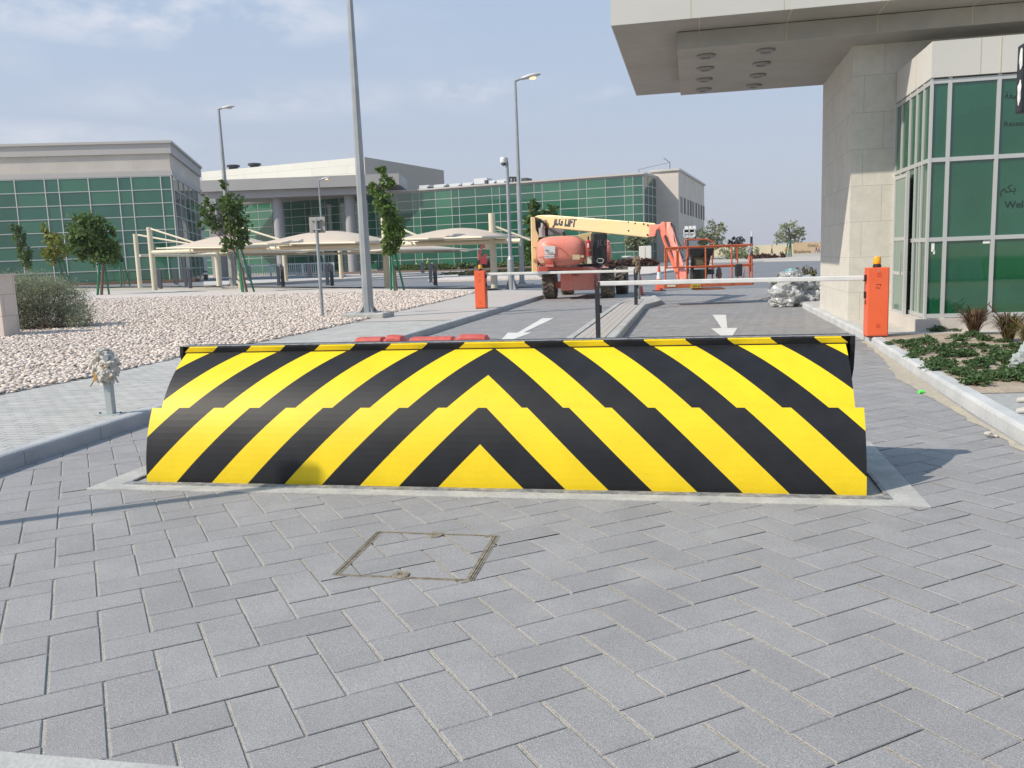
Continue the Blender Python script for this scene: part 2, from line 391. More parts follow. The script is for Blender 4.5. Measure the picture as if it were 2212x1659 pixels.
def pavers(x0, x1, y0, y1, origin, region=None, z=0., holes=(), rs=1):
    r2 = random.Random(rs); mb = MB(); cs = [(x, y) for x in (x0, x1) for y in (y0, y1)]
    aa = [((x-origin[0])*ea[0]+(y-origin[1])*ea[1])/WB for x, y in cs]; bb = [((x-origin[0])*eb[0]+(y-origin[1])*eb[1])/WB for x, y in cs]
    for i in range(math.floor(min(aa)), math.ceil(max(aa))+1):
        for j in range(math.floor(min(bb)), math.ceil(max(bb))+1):
            t = (i-j) % 4
            if t == 0: L = (i, j, 2, 1)
            elif t == 3: L = (i, j, 1, 2)
            else: continue
            gxa = .0049+r2.uniform(-.0012, .0022); gyb = .0030+r2.uniform(-.0006, .0012)
            c = [(L[0]*WB+gxa, L[1]*WB+gyb), ((L[0]+L[2])*WB-gxa, L[1]*WB+gyb), ((L[0]+L[2])*WB-gxa, (L[1]+L[3])*WB-gyb), (L[0]*WB+gxa, (L[1]+L[3])*WB-gyb)]
            q = [(origin[0]+a*ea[0]+b*eb[0], origin[1]+a*ea[1]+b*eb[1]) for a, b in c]
            mxx = sum(p[0] for p in q)/4; myy = sum(p[1] for p in q)/4
            if not (x0-.3 < mxx < x1+.3 and y0-.3 < myy < y1+.3): continue
            tone = r2.random(); zz = z+r2.uniform(-.0012, .0012)
            polys = [q]
            if region: polys = [convex_in(q, region)]
            for h in holes:
                polys = [s for p in polys for s in (convex_out(p, h))]
            near = math.hypot(mxx, myy) < 12 and len(polys) == 1 and (not region or len(polys[0]) == 4)
            for p in polys:
                if len(p) < 3 or abs(area(p)) < 2e-4: continue
                cx = sum(a[0] for a in p)/len(p); cy = sum(a[1] for a in p)/len(p); n = len(p)
                b = .0035
                inn = []
                for a in p:
                    l = math.hypot(a[0]-cx, a[1]-cy); k = max(0, 1-b*1.4/l); inn.append((cx+(a[0]-cx)*k, cy+(a[1]-cy)*k, zz))
                o = [(a[0], a[1], zz-.003) for a in p]
                if near: mb.add(inn+o, [tuple(range(n))]+[(i2, n+i2, n+(i2+1) % n, (i2+1) % n) for i2 in range(n)], tone)
                else: mb.add([(a[0], a[1], zz) for a in p], [tuple(range(n))], tone)
    return mb
lid_in = [(a[0]+(sum(m[0] for m in mh)/4-a[0])*.045, a[1]+(sum(m[1] for m in mh)/4-a[1])*.045) for a in mh]
tag(pavers(-6.2, 3.4, .2, 36, O0, holes=[pit, mh, strip]).build('paved_lanes', PAVE), kind='structure')
tag(MB().prism(strip, -.02, .001).build('concrete_strip', CONC), kind='structure')

# manhole cover with inset pavers
t = empty('manhole_cover', 'square manhole cover inlaid with pavers in front of the striped road blocker', 'manhole cover')
O1 = (O0[0]+.03, O0[1]-.02)
pavers(-3, 1, 2, 6, O1, region=lid_in, z=.001, rs=5).build('inset_pavers', PAVE, t)
RUST = M('rusty_edge', (.17, .14, .105), .8, .2, var=(.33, .29, .22), vscale=30)
fr = MB()
for i in range(4):
    a, b = Vector((*mh[i], -.002)), Vector((*mh[(i+1) % 4], -.002)); fr.bar(a, b, .007, .01)
    a, b = Vector((*lid_in[i], -.002)), Vector((*lid_in[(i+1) % 4], -.002)); fr.bar(a, b, .006, .008)
for i_ in (1, 3):
    a, b = Vector((*mh[i_], -.002)), Vector((*mh[(i_+1) % 4], -.002)); n_ = Vector((-(b-a).y, (b-a).x, 0)).normalized()
    for o_ in (-.012, .012, .024): fr.bar(a+n_*o_, b+n_*o_, .005, .009)
fr.build('steel_frame', RUST, t)
for px, py in ((866, 1243), (940, 1157)):
    p = P(px, py); k = MB().lathe([(.046, .003), (.042, .008), (.018, .007), (.016, -.004), (0, -.004)], 16, (p.x, p.y, 0)).build('lifting_key_socket', RUST, t)

# left footway, gravel, kerbs
KL = -5.42
def kerb(name, pts, wtop, h, mat=KERB, unit=.9, side=1):
    """kerb stones along a line; wtop extends to the footway side"""
    mb = MB(); r2 = random.Random(3)
    for (a, b) in zip(pts[:-1], pts[1:]):
        a = Vector((a[0], a[1], 0)); b = Vector((b[0], b[1], 0)); L = (b-a).length; n = max(1, round(L/unit)); d = (b-a)/L; nn_ = Vector((-d.y, d.x, 0))*side
        for k in range(n):
            s0 = a+d*(L*k/n+.003); s1 = a+d*(L*(k+1)/n-.003); j = r2.uniform(-.002, .002); c = .03
            prof = [(0, -.05), (0, h-c), (.008, h-c*.35), (c, h), (wtop, h), (wtop, -.05)]
            vs = [s+nn_*(u+j)+Vector((0, 0, z+j)) for s in (s0, s1) for u, z in prof]; m = len(prof)
            mb.add(vs, [tuple(range(m)), tuple(range(2*m-1, m-1, -1))]+[(i, m+i, m+(i+1) % m, (i+1) % m) for i in range(m)], r2.random())
    return tag(mb.build(name, mat), kind='structure')
lk_pts = [(-5.1, -1), (-5.28, 3), (-5.42, 6), (-5.5, 8), (-5.5, 33.5), (-6.2, 36.2), (-8.2, 38)]
kerb('kerb', lk_pts, .15, .135, side=1)
gr_px = [(0, 853), (200, 815), (390, 772), (620, 728), (760, 698), (864, 672), (981, 645), (1035, 630)]
gr_edge = [P(x, y, .13) for x, y in gr_px]; gr_edge = [(p.x, p.y) for p in gr_edge]
d0 = (gr_edge[0][0]-gr_edge[1][0], gr_edge[0][1]-gr_edge[1][1]); near_end = (gr_edge[0][0]+d0[0]*4, gr_edge[0][1]+d0[1]*4)
# running-bond footway bricks near the camera, plain farther on
tag(MB().prism([(-5.25, 3), (-5.57, 6), (-5.64, 8), (-5.64, 20), (-13, 20), (-13, 3)][::-1], -.06, .122).build('footway_bedding', M('dark_joint', (.13, .12, .11), .95)), kind='structure')
mb = MB(); r2 = random.Random(11); ang = rad(0)
yy = 2.; row = 0
while yy < 19.9:
    xx = -13+(row % 2)*.1
    ke = float(np.interp(yy, [-1, 3, 6, 8, 33], [-5.1, -5.28, -5.42, -5.5, -5.5]))-.155
    while xx < ke-.04:
        x1 = min(xx+.193, ke); mb.box(xx, x1, yy, yy+.086, .1225, .13+r2.uniform(-.001, .001), r2.random()); xx += .2
    yy += .1; row += 1
tag(mb.build('footway', WALK), kind='structure')
sheet('far_footway', [(-5.64, 20), (-5.64, 33.5), (-6.3, 36.2), (-8.2, 38), (-60, 38), (-60, 20)], .13, WALKF, 3., flat=True)
path_edge = [PT(x, y) for x, y in ((0, 634), (200, 634), (335, 630), (520, 629), (690, 627), (850, 628), (1035, 630))]
far = [(p.x, p.y) for p in path_edge]
gpoly = gr_edge + far[::-1][1:] + [(-75, 45), (-60, 8), near_end]
sheet('gravel_ground', gpoly, .135, GRAV, 2.5, skirt=.1)
# loose stones over the gravel near the camera
V = []; F = []; T_ = []; rng = np.random.RandomState(4)
octv = np.array([(1, 0, 0), (0, 1, 0), (-1, 0, 0), (0, -1, 0), (0, 0, 1), (0, 0, -1), (.75, .75, .45), (-.75, .7, .5), (-.7, -.75, .5), (.7, -.75, .45)])
octf = np.array([(4, 6, 7), (4, 7, 8), (4, 8, 9), (4, 9, 6), (6, 0, 1), (6, 1, 7), (7, 1, 2), (7, 2, 8), (8, 2, 3), (8, 3, 9), (9, 3, 0), (9, 0, 6)])
def inside(p, poly):
    c = False
    for i in range(len(poly)):
        a, b = poly[i], poly[i-1]
        if (a[1] > p[1]) != (b[1] > p[1]) and p[0] < (b[0]-a[0])*(p[1]-a[1])/(b[1]-a[1])+a[0]: c = not c
    return c
cnt = 0
for _ in range(330000):
    fy = 8+34*rng.rand()**1.35; fx = -rng.rand()*(fy*.72+3)+1; x = fx*Uv[0]+fy*Uv[1]*1; 
    x = fx*Uv[0]+fy*HEAD[0]; y = fx*SIDE[1]+fy*HEAD[1]; x = fx*SIDE[0]+fy*HEAD[0]
    if not inside((x, y), gpoly): continue
    s = rng.uniform(.018, .042)*(1+fy*.018)
    v = octv*rng.uniform(.6, 1.15, (10, 3))*np.array([s*rng.uniform(.8, 1.15), s, s*.62]); a = rng.rand()*6.28
    rot = np.array([[math.cos(a), -math.sin(a), 0], [math.sin(a), math.cos(a), 0], [0, 0, 1]])
    tl_ = rng.uniform(-.5, .5); rx = np.array([[1, 0, 0], [0, math.cos(tl_), -math.sin(tl_)], [0, math.sin(tl_), math.cos(tl_)]])
    v = v@rx.T@rot.T+np.array([x, y, .125+R(x, y)+s*.3+rng.rand()*.02])
    V.append(v); F.append(octf+cnt*10); tn = rng.rand(); T_.append(np.full(len(octf), tn)); cnt += 1
    if cnt >= 95000: break
npmesh('gravel', np.concatenate(V), np.concatenate(F), GST, tone=np.concatenate(T_), kind='stuff', label='loose pinkish white gravel covering the ground left of the lanes', cat='gravel')
print('stones', cnt)

# path beyond the gravel and parking, roads
sheet('path', far+[(p[0]+HEAD[0]*2.4, p[1]+HEAD[1]*2.4) for p in far[::-1]]+[], .15, M('path_concrete', (.47, .45, .43), .9, var=(.52, .5, .48), vscale=.6, fine=(8, .05)), 3., skirt=.2)
rd = [P(x, y, .02) for x, y in ((1180, 646), (1120, 626), (1000, 622), (700, 622), (430, 624))]
road = [(p.x, p.y) for p in rd]+[(-70, 75)]+[(p.x, p.y) for p in (P(200, 602.5, .1), P(420, 600, .1), P(640, 594), P(860, 588.5), P(1100, 579), P(1300, 571), P(1460, 566), P(1560, 563), P(1773, 560), P(2400, 536))]+[(70, 20), (3.4, 20), (3.4, 35.95), (-6.2, 35.95)]
sheet('road', road, .004, ASPH, 5.)
def strip_px(name, pts, off, mat, h=.0, flat=False, step=4.):
    q = [PT(x, y, off) for x, y in pts]; return sheet(name, [(p.x, p.y) for p in q], off, mat, step, skirt=h, flat=flat)
KERBW = M('pale_kerb', (.50, .48, .46), .85)
strip_px('verge', [(30, 613), (430, 604), (470, 600), (470, 597), (200, 598), (30, 600)], .1, GRAV, .1)
strip_px('verge', [(440, 616.5), (640, 609), (860, 601), (990, 596), (990, 591), (860, 595), (640, 602), (440, 608)], .1, KERBW, .12)
strip_px('verge', [(925, 604), (960, 599), (1040, 596), (1160, 594), (1170, 600), (1060, 603), (940, 606)], .12, GRAV, .14)
strip_px('verge', [(640, 596.5), (860, 591), (1040, 585), (1160, 580), (1300, 576), (1300, 574), (1160, 578), (1040, 583), (860, 588.8), (640, 594.5)], .12, KERBW, .14)
SOIL = M('brown_soil', (.19, .12, .08), .95, var=(.13, .08, .055), vscale=1.2, bump=.5, bscale=6)
strip_px('planting_bed', [(640, 594.5), (860, 588.8), (1040, 583), (1160, 578), (1300, 574), (1420, 571), (1420, 560), (1200, 568), (860, 581), (640, 590)], .16, SOIL, .1)
strip_px('verge', [(1300, 590), (1340, 594), (1400, 591), (1450, 584), (1540, 578), (1540, 571), (1440, 575), (1340, 577)], .14, GRAV, .16)
strip_px('footway', [(1500, 568), (1560, 566), (1650, 563), (1773, 560.5), (1900, 556), (1900, 549), (1773, 553.5), (1600, 556), (1480, 561)], .13, WALKF, .13)
def mark(pts, z=.006, flat=True):
    q = [P(x, y, z) for x, y in pts]; return MB().add(q, [tuple(range(len(q)))])
def arrow(pts, label):
    o = mark(pts).build('road_arrow', LINE); tag(o, kind='structure'); return o
f6 = lambda x, y: (864+.1953*x, 553+.1953*y)
f7 = lambda x, y: (1296+.1953*x, 553+.1953*y)
arrow([f6(1575, 688), f6(1300, 848), f6(1195, 847), f6(1085, 960), f6(1150, 960), f6(1460, 845), f6(1370, 845), f6(1705, 686)], '')
arrow([f7(1245, 650), f7(1345, 797), f7(1228, 800), f7(1395, 925), f7(1440, 925), f7(1522, 795), f7(1410, 795), f7(1395, 650)], '')
for q in ([(1727, 616), (1773, 600), (1776, 603), (1733, 618)], [(1658, 611), (1690, 607), (1688, 604), (1700, 602), (1688, 602), (1672, 605)]):
    tag(mark(q, .012).build('road_line', LINE), kind='structure')

# island between the lanes
isl = [(-2.12, 12.5), (-1.36, 12.5), (-1.36, 24.3), (-.95, 26.4), (-1.25, 29.2), (-1.75, 29.2), (-2.12, 25)]
t = tag(MB().prism(isl, -.05, .115).build('lane_island', CONC), kind='structure')
inner = [(-2.0, 12.5), (-1.5, 12.5), (-1.5, 24.4), (-1.15, 26.4), (-1.35, 28.9), (-1.7, 28.9), (-2.0, 25)]
mb = MB()
for k in range(4): mb.box(-2.0+k*.125+.004, -2.0+(k+1)*.125-.004, 12.5, 27.5, .1, .125)
tag(mb.build('island_paving', M('island_paver', (.42, .385, .35), .9, fine=(30, .1))), kind='structure')
kerb('kerb', [(-1.30, 12.5), (-1.30, 24.3), (-.9, 26.4), (-1.2, 29.3)], .14, .135, CONC, side=1)
kerb('kerb', [(-2.19, 12.5), (-2.19, 25.2), (-1.8, 29.3)], .14, .135, CONC, side=-1)

# right kerb, bed, footway
rk = [(2.3, 1), (2.4, 5), (2.47, 8), (2.55, 10.5), (2.74, 15), (2.76, 23.3), (3.4, 26)]
kerb('kerb', rk, .14, .135, M('right_kerb_concrete', (.43, .445, .45), .85, var=(.53, .535, .53), vscale=2.2, bump=.25, bscale=60, fine=(80, .1)), side=-1)
sheet('sandy_bed', [(2.6, 8.7), (2.68, 10.5), (2.86, 14.55), (12, 14.55), (12, 9.3)], .135, M('bed_sand', (.40, .33, .25), .95, var=(.31, .25, .19), vscale=2.2, bump=.9, bscale=12, fine=(40, .2)), 2., flat=True)
sheet('footway', [(2.45, 1), (2.55, 5), (2.6, 8), (2.6, 8.7), (12, 9.3), (12, 1)], .13, M('kerb_side_paving', (.34, .34, .33), .9, fine=(20, .12)), 3., flat=True)
sheet('footway', [(2.86, 14.55), (2.88, 23.3), (3.5, 26), (12, 26), (12, 14.55)], .131, M('screed', (.52, .49, .44), .9, var=(.46, .43, .39), vscale=1.5, fine=(20, .06)), 3., flat=True)

# ------------------------------------------------------------------ road blocker
BL = P(318, 1040); BY = BL.y; BX0 = BL.x; BLEN = 5.048; RB = 1.03; UC = 2.56
YEL = M('yellow_paint', (.80, .585, .014), .5, spec=.35, var=(.78, .56, .012), vscale=1.3, coat=.0, fine=(6, .04))
BLK = M('black_paint', (.012, .0125, .015), .5, spec=.28, var=(.018, .019, .022), vscale=2, coat=.0, fine=(9, .12))
DIRTB = M('worn_black', (.035, .036, .04), .6, var=(.07, .07, .072), vscale=9, bump=.2, bscale=40)
speckle(YEL, 70, -.02, .02, 1., (17, .70, .6, (.16, .12, .05))); speckle(BLK, 70, -.05, .05, 1., (12, .68, .5, (.06, .06, .065)))
blk = empty('road_blocker', 'raised hydraulic road blocker with curved plates in yellow and black chevrons', 'road blocker', (BX0, BY, 0))
def striped(u0, u1, arcs, soff, lift=0., nu=0):
    """curved plate cut into chevron stripes: polygons in (u, arc) space bent round the hinge"""
    mb = MB(); per = .288; v0, v1 = arcs
    nrow = 14
    vs = [v0+(v1-v0)*k/nrow for k in range(nrow+1)]
    for a, b in zip(vs[:-1], vs[1:]):
        for side in (-1, 1):
            lim = UC-u0 if side < 0 else u1-UC
            k = 0; lo = -9
            while lo < lim+3:
                hi = .3+per*k; col = k % 2          # 0 yellow
                # |u| + v + soff in [lo,hi]
                pl = [(lo-a-soff, a), (hi-a-soff, a), (hi-b-soff, b), (lo-b-soff, b)]
                pl = clip(pl, 0, lim, a, b)
                if len(pl) > 2 and abs(area(pl)) > 1e-7:
                    mb.cm = col; q = []
                    for u, v in pl:
                        th = v/RB; q.append((UC+side*u, RB+lift-(RB+lift)*math.cos(th), (RB+lift)*math.sin(th)))
                    if side < 0: q = q[::-1]
                    mb.add(q, [tuple(range(len(q)))])
                lo = hi; k += 1
    return mb
def arc(v, r): th = v/RB; return (RB-r*math.cos(th), r*math.sin(th))
lo = striped(0, BLEN, (-.12, .558), 0); o = lo.build('lower_plate', [YEL, BLK], blk, smooth=True)
UP0, UP1 = .045, BLEN-.045
o2 = striped(UP0, UP1, (.50, 1.15), .05); o2.v = [(x, RB-(RB-y)*(1-.03/RB) if False else y+.05*math.cos(0), z*.985) for x, y, z in o2.v]
o2.build('upper_plate', [YEL, BLK], blk, smooth=True)
# backing shells give the plates thickness
def shell(u0, u1, v0, v1, dy, zs, t, name):
    mb = MB(); n = 12; vs = []
    for k in range(n+1):
        y, z = arc(v0+(v1-v0)*k/n, RB); vs.append((y+dy+.002, z*zs-.001))
    poly = vs+[(y+t, z-t*.3) for y, z in vs[::-1]]
    m = len(poly)
    for i in range(n): pass
    quads = []
    for k in range(n): quads.append((k, k+1, m-2-k, m-1-k))
    v = [(u0, y, z) for y, z in poly]+[(u1, y, z) for y, z in poly]
    f = [tuple(q) for q in quads]+[tuple(m+i for i in q[::-1]) for q in quads]+[(i, m+i, m+(i+1) % m, (i+1) % m) for i in range(m)]
    return mb.add(v, f).build(name, M('edge_steel', (.28, .31, .34), .5, .3), blk)
shell(.001, BLEN-.001, -.12, .558, 0, 1, .012, 'lower_plate_backing')
shell(UP0+.001, UP1-.001, .5, 1.15, .05, .985, .012, 'upper_plate_backing')
ty, tz = arc(1.15, RB); ty += .05; tz *= .985
# top nose bar, with blocks of yellow and black offset from the plate stripes
mb = MB(); per = .288; edges = [-.045]
k = 0; bounds = []
for side in (-1, 1):
    b_ = [.3+per*i-1.15-.03 for i in range(40)]; b_ = [(x, i) for i, x in enumerate(b_) if x > .02]
    prev = 0
    lim = UC+.022 if side < 0 else BLEN-UC+.022
    for x, i in b_:
        e = min(x, lim-.05)
        if e > prev:
            mb.cm = i % 2; a, b = UC+side*prev, UC+side*e
            if a > b: a, b = b, a
            prof = [(ty-.035, tz-.012), (ty-.045, tz+.024), (ty-.022, tz+.034), (ty+.07, tz+.034), (ty+.07, tz-.012)]
            sk = lambda u_, z_: u_ if abs(u_-(UC+side*lim)) < .01 or abs(u_-UC) < .01 else u_-side*.045*min(1, (z_-tz+.012)/.036)
            v = [(sk(a, z), y, z) for y, z in prof]+[(sk(b, z), y, z) for y, z in prof]
            mb.add(v, [(0, 1, 2, 3, 4), (9, 8, 7, 6, 5)]+[(i2, 5+i2, 5+(i2+1) % 5, (i2+1) % 5) for i2 in range(5)])
        prev = e
        if e < x: break
mb.build('nose_bar', [YEL, BLK], blk)
mb = MB(); mb.bar((-.02, ty-.005, tz+.0355), (BLEN+.02, ty-.005, tz+.0355), .05, .004); mb.build('worn_top_edge', M('bare_steel', (.42, .42, .42), .55, .4, var=(.2, .2, .2), vscale=25), blk)
mb = MB()                                         # ribbed line under nose bar
mb.bar((.03, ty-.03, tz-.018), (BLEN-.03, ty-.03, tz-.018), .02, .008)
mb.build('seam_strip', BLK, blk)
# deck with its side cheeks
mb = MB(); dk = [(ty-.03, tz+.033), (ty+.07, tz+.033), (1.42, .0), (1.40, -.12), (1.27, -.12), (ty-.0, tz-.19), (ty-.034, tz-.02)]
for a, b in ((-.018, .012), (BLEN-.012, BLEN+.018)):
    v = [(a, y, z) for y, z in dk]+[(b, y, z) for y, z in dk]; m = len(dk)
    mb.add(v, [tuple(range(m)), tuple(range(2*m-1, m-1, -1))]+[(i, m+i, m+(i+1) % m, (i+1) % m) for i in range(m)])
mb.build('deck_side', BLK, blk, split=True)
mb = MB(); mb.slab([(.013, ty+.0, tz+.03), (BLEN-.013, ty+.0, tz+.03), (BLEN-.013, 1.40, -.02), (.013, 1.40, -.02)], (0, .05, .012)); mb.build('deck_plate', DIRTB, blk)
mb = MB()
for u in [.15, .45, .98, 1.52, 2.05, 2.50, 2.66, 3.05, 3.6, 4.15, 4.7]:
    mb.lathe([(.0, -.03), (.012, -.03), (.012, .004), (.008, .008), (0, .008)], 8, (u, ty-.055, tz-.045))
mb.build('bolt', M('brass_bolt', (.35, .25, .04), .4, .4), blk, split=True)
# pit: concrete surround, steel lining
pf = empty('blocker_frame', 'concrete surround of the road blocker pit set into the pavers', 'pit frame', (0, 0, 0))
fl, fr_ = P(220, 1057), P(1975, 1095)
yb, yt = fl.y, 7.12
L0, L1, I0, I1, IY0, IY1 = -4.32, 1.37, BX0-.10, BX0+BLEN+.10, BY-.045, 7.0
mb = MB(); z1 = .006
mb.box(L0, L1, yb-.01, IY0-.065, -.05, z1); mb.box(L0, I0-.03, IY0-.065, yt, -.05, z1); mb.box(I1+.03, L1, IY0-.065, yt, -.05, z1); mb.box(I0-.03, I1+.03, IY1+.03, yt, -.05, z1)
mb.build('concrete_surround', M('pale_concrete', (.36, .355, .335), .85, var=(.47, .46, .43), vscale=5, bump=.25, bscale=30, fine=(50, .1)), pf)
mb = MB()
mb.box(I0-.03, I1+.03, IY0-.065, IY0, -.06, .012); mb.box(I0-.03, I0-.005, IY0, IY1, -.06, .010); mb.box(I1+.005, I1+.03, IY0, IY1, -.06, .010); mb.box(I0-.03, I1+.03, IY1, IY1+.03, -.06, .010)
mb.build('steel_angle', M('dirty_steel', (.19, .195, .20), .6, .35, var=(.42, .41, .39), vscale=16, fine=(120, .3)), pf)
mb = MB(); mb.box(I0-.004, I1+.004, IY0+.001, IY1-.001, -.0575, -.03); mb.build('pit_floor', M('pit_black', (.02, .02, .02), .9), pf)

# ------------------------------------------------------------------ barrier machines
def barrier(px0, px1, pyb, pyt, ztop, label, flip, seed):
    a, b = P(px0, pyb, .13), P(px1, pyb, .13)
    wd = .31; c = (a+b)/2
    r = empty('barrier_machine', label, 'gate barrier', (c.x, c.y+.14, .13), 0, 'orange gate barriers beside the lanes')
    h = ztop
    mb = MB(); mb.bbox(-wd/2, wd/2, -.14, .14, .025, h, .006); mb.build('cabinet', ORANGE, r)
    mb = MB(); mb.box(-wd/2+.01, wd/2-.01, -.13, .13, 0, .025); mb.build('base_plate', M('orange_dark', (.25, .05, .02), .6), r)
    mb = MB()
    for x in (-.1, 0, .1): mb.box(x-.03, x+.03, -.1415, -.139, .006, .02)
    mb.build('base_slot', BLACKP, r, split=True)
    d = MB(); d.box(-wd/2+.012, wd/2-.012, -.146, -.1405, .04, h-.02); d.build('door', ORANGE, r, bevel=.003)
    for zc in (h*.90, h*.17):
        v = MB()
        for k in range(3): v.bar((-.03, -.149, zc+k*.022-.02), (.03, -.149, zc+k*.022-.02), .008, .006)
        v.build('louvre', ORANGE, r)
    v = MB(); v.lathe([(0, -.152), (.009, -.152), (.012, -.146), (0, -.146)], 12, (0, 0, h-.055), 'y'); v.build('lock', GALV, r)
    # badge: a bar bending round a corner over a short word
    v = MB(); z = h*.73
    v.box(-.035, .035, -.1485, -.1462, z+.028, z+.036); v.add([(.035, -.148, z+.028), (.035, -.148, z+.036), (.03, -.148, z-.004), (.022, -.148, z+.018)], [(0, 1, 2, 3)]); v.box(-.035, -.012, -.1485, -.1462, z-.004, z+.002)
    v.build('emblem', M('badge_dark', (.16, .03, .02), .5), r)
    text('CAME', .022, MATS['badge_dark'], 'badge_lettering', r, frame((-.033, -.1478, z-.03), (1, 0, 0), (0, 0, 1)), .001)
    s = -1 if flip else 1
    sd = MB(); sd.box(*sorted((s*wd/2, s*(wd/2+.035))), -.05, .03, h*.86-.06, h*.86+.04); sd.box(*sorted((s*wd/2, s*(wd/2+.028))), -.03, .02, h*.56, h*.66); sd.box(*sorted((s*wd/2, s*(wd/2+.012))), -.02, .01, h*.47, h*.53)
    sd.build('side_fitting', BLACKP, r, bevel=.004, split=True)
    # flashing lamp
    l = MB(); l.lathe([(.058, 0), (.062, .01), (.062, .035), (.05, .05), (.05, .065)], 20, (.0, 0, h)); lb = l.build('lamp_base', BLACKP, r)
    l = MB(); l.lathe([(.056, .052), (.058, .06), (.055, .15), (.048, .163), (.02, .168), (0, .168)], 20, (.0, 0, h)); l.build('beacon', M('amber_lens', (.85, .42, .01), .12, coat=.5, var=(.75, .30, .01), vscale=20), r, smooth=True)
    # arm
    return r, c
rb, rc = barrier(1872, 1918, 729, 580, 1.07, 'orange barrier machine with amber lamp on the right kerb by the stone pier', True, 1)
lb, lc = barrier(1027, 1050, 667, 585, 1.09, 'orange barrier machine with amber lamp on the left footway before the stepped gravel', False, 2)
lb['label'] = 'orange barrier machine with amber lamp on the left footway next to the gravel'
def arm(r, x0, x1, z, z1):
    mb = MB(); mb.bar((x0, 0, z), (x1, 0, z1), .05, .074); o = mb.build('arm', WHITE, r, bevel=.012)
    mb = MB(); mb.box(x1-.012, x1+.012, -.027, .027, z1-.038, z1+.038); mb.build('arm_end_cap', M('end_cap', (.5, .5, .5), .6), r); return o
p = onY(1294, 612.6, rc.y+.14); arm(rb, -.16, p.x-rc.x, onY(1878, 600, rc.y+.14).z-.13, p.z-.13)
pa, pb = onY(1050, 592, lc.y+.14), onY(1372, 585, lc.y+.14); arm(lb, .16, pb.x-lc.x, pa.z-.13, pb.z-.13)
def armpost(px, yv, pt, label, cw, side=1):
    q = onY(px, pt, yv)
    r = empty('arm_support_post', label, 'support post', (q.x, yv, .115), 0, 'black posts that the barrier arms rest on')
    h = q.z-.115
    m = MB(); m.box(-cw/2, cw/2, -.03, .03, .008, h); m.build('post', DARK, r, bevel=.004)
    m = MB(); m.box(-.09, .09, -.09, .09, 0, .008); m.build('foot_plate', GALV, r)
    m = MB(); m.box(-cw/2-.004, -cw/2+.022, -.034, .034, h, h+.11); m.box(cw/2-.02, cw/2+.006, -.034, .034, h, h+.07); m.build('cradle_jaw', DARK, r, split=True)
    m = MB(); m.box(cw/2, cw/2+.03, -.02, .03, h*.52, h*.66); m.build('latch_box', BLACKP, r, bevel=.004)
    return r
armpost(1290, rc.y+.14, 618, 'black support post on the lane island, nearer one, holding the tip of the right arm', .075)
armpost(1373, lc.y+.14, 590, 'black support post on the lane island, farther one, beside the steel pipe', .095)
# curved steel pipe wrapped in cloth on the island
q = onY(1381, 645, 27.2); zt = onY(1372, 553, 27.2).z
r = empty('curved_pipe_stand', 'galvanised pipe bent over at the top and wrapped in brown cloth on the island', 'pipe stand', (q.x, 27.2, .12))
ht = zt-.12; pts = [(0, 0, 0), (0, 0, ht-.3)]+[(-.26+.26*math.cos(t), 0, ht-.28+.26*math.sin(t)) for t in [i*math.pi/12 for i in range(1, 7)]]+[(-.52, 0, ht-.02)]
MB().tube(pts, .04, 12).build('pipe', GALV, r, smooth=True)
MB().lathe([(.09, 0), (.09, .012), (0, .012)], 16).build('foot_plate', GALV, r)
MB().tube([(-.5, 0, ht-.02), (-.52, 0, ht-.1), (-.52, 0, ht-.42)], .022, 8).build('hanging_cable', DARK, r)
def crumple(name, blobs, mat, parent, sub=3, amp=.35, seed=1, freq=3., label=None, cat=None, smooth=False):
    from mathutils import noise
    bm = bmesh.new()
    for i, (c, s) in enumerate(blobs):
        g = bmesh.ops.create_icosphere(bm, subdivisions=sub, radius=1)
        for v in g['verts']:
            d = noise.noise(v.co*freq+Vector((seed*3.1, i*7.7, 0)))*amp+noise.noise(v.co*freq*3+Vector((i, seed, 5)))*amp*.5
            k = v.co*(1+d); v.co = Vector((k.x*s[0]+c[0], k.y*s[1]+c[1], k.z*s[2]+c[2]))
    me = bpy.data.meshes.new(name); bm.to_mesh(me); bm.free(); me.materials.append(mat)
    if smooth: me.shade_smooth()
    o = bpy.data.objects.new(name, me); COL.objects.link(o)
    if parent is not None: o.parent = parent
    return tag(o, label, cat)
BRC = M('brown_cloth', (.15, .11, .07), .95, var=(.28, .22, .15), vscale=14)
crumple('cloth_wrap', [((-.07, 0, ht-.14), (.12, .10, .14)), ((-.02, .0, ht-.36), (.08, .08, .16)), ((-.1, 0, ht-.5), (.06, .06, .14))], BRC, r, 3, .4, 3)

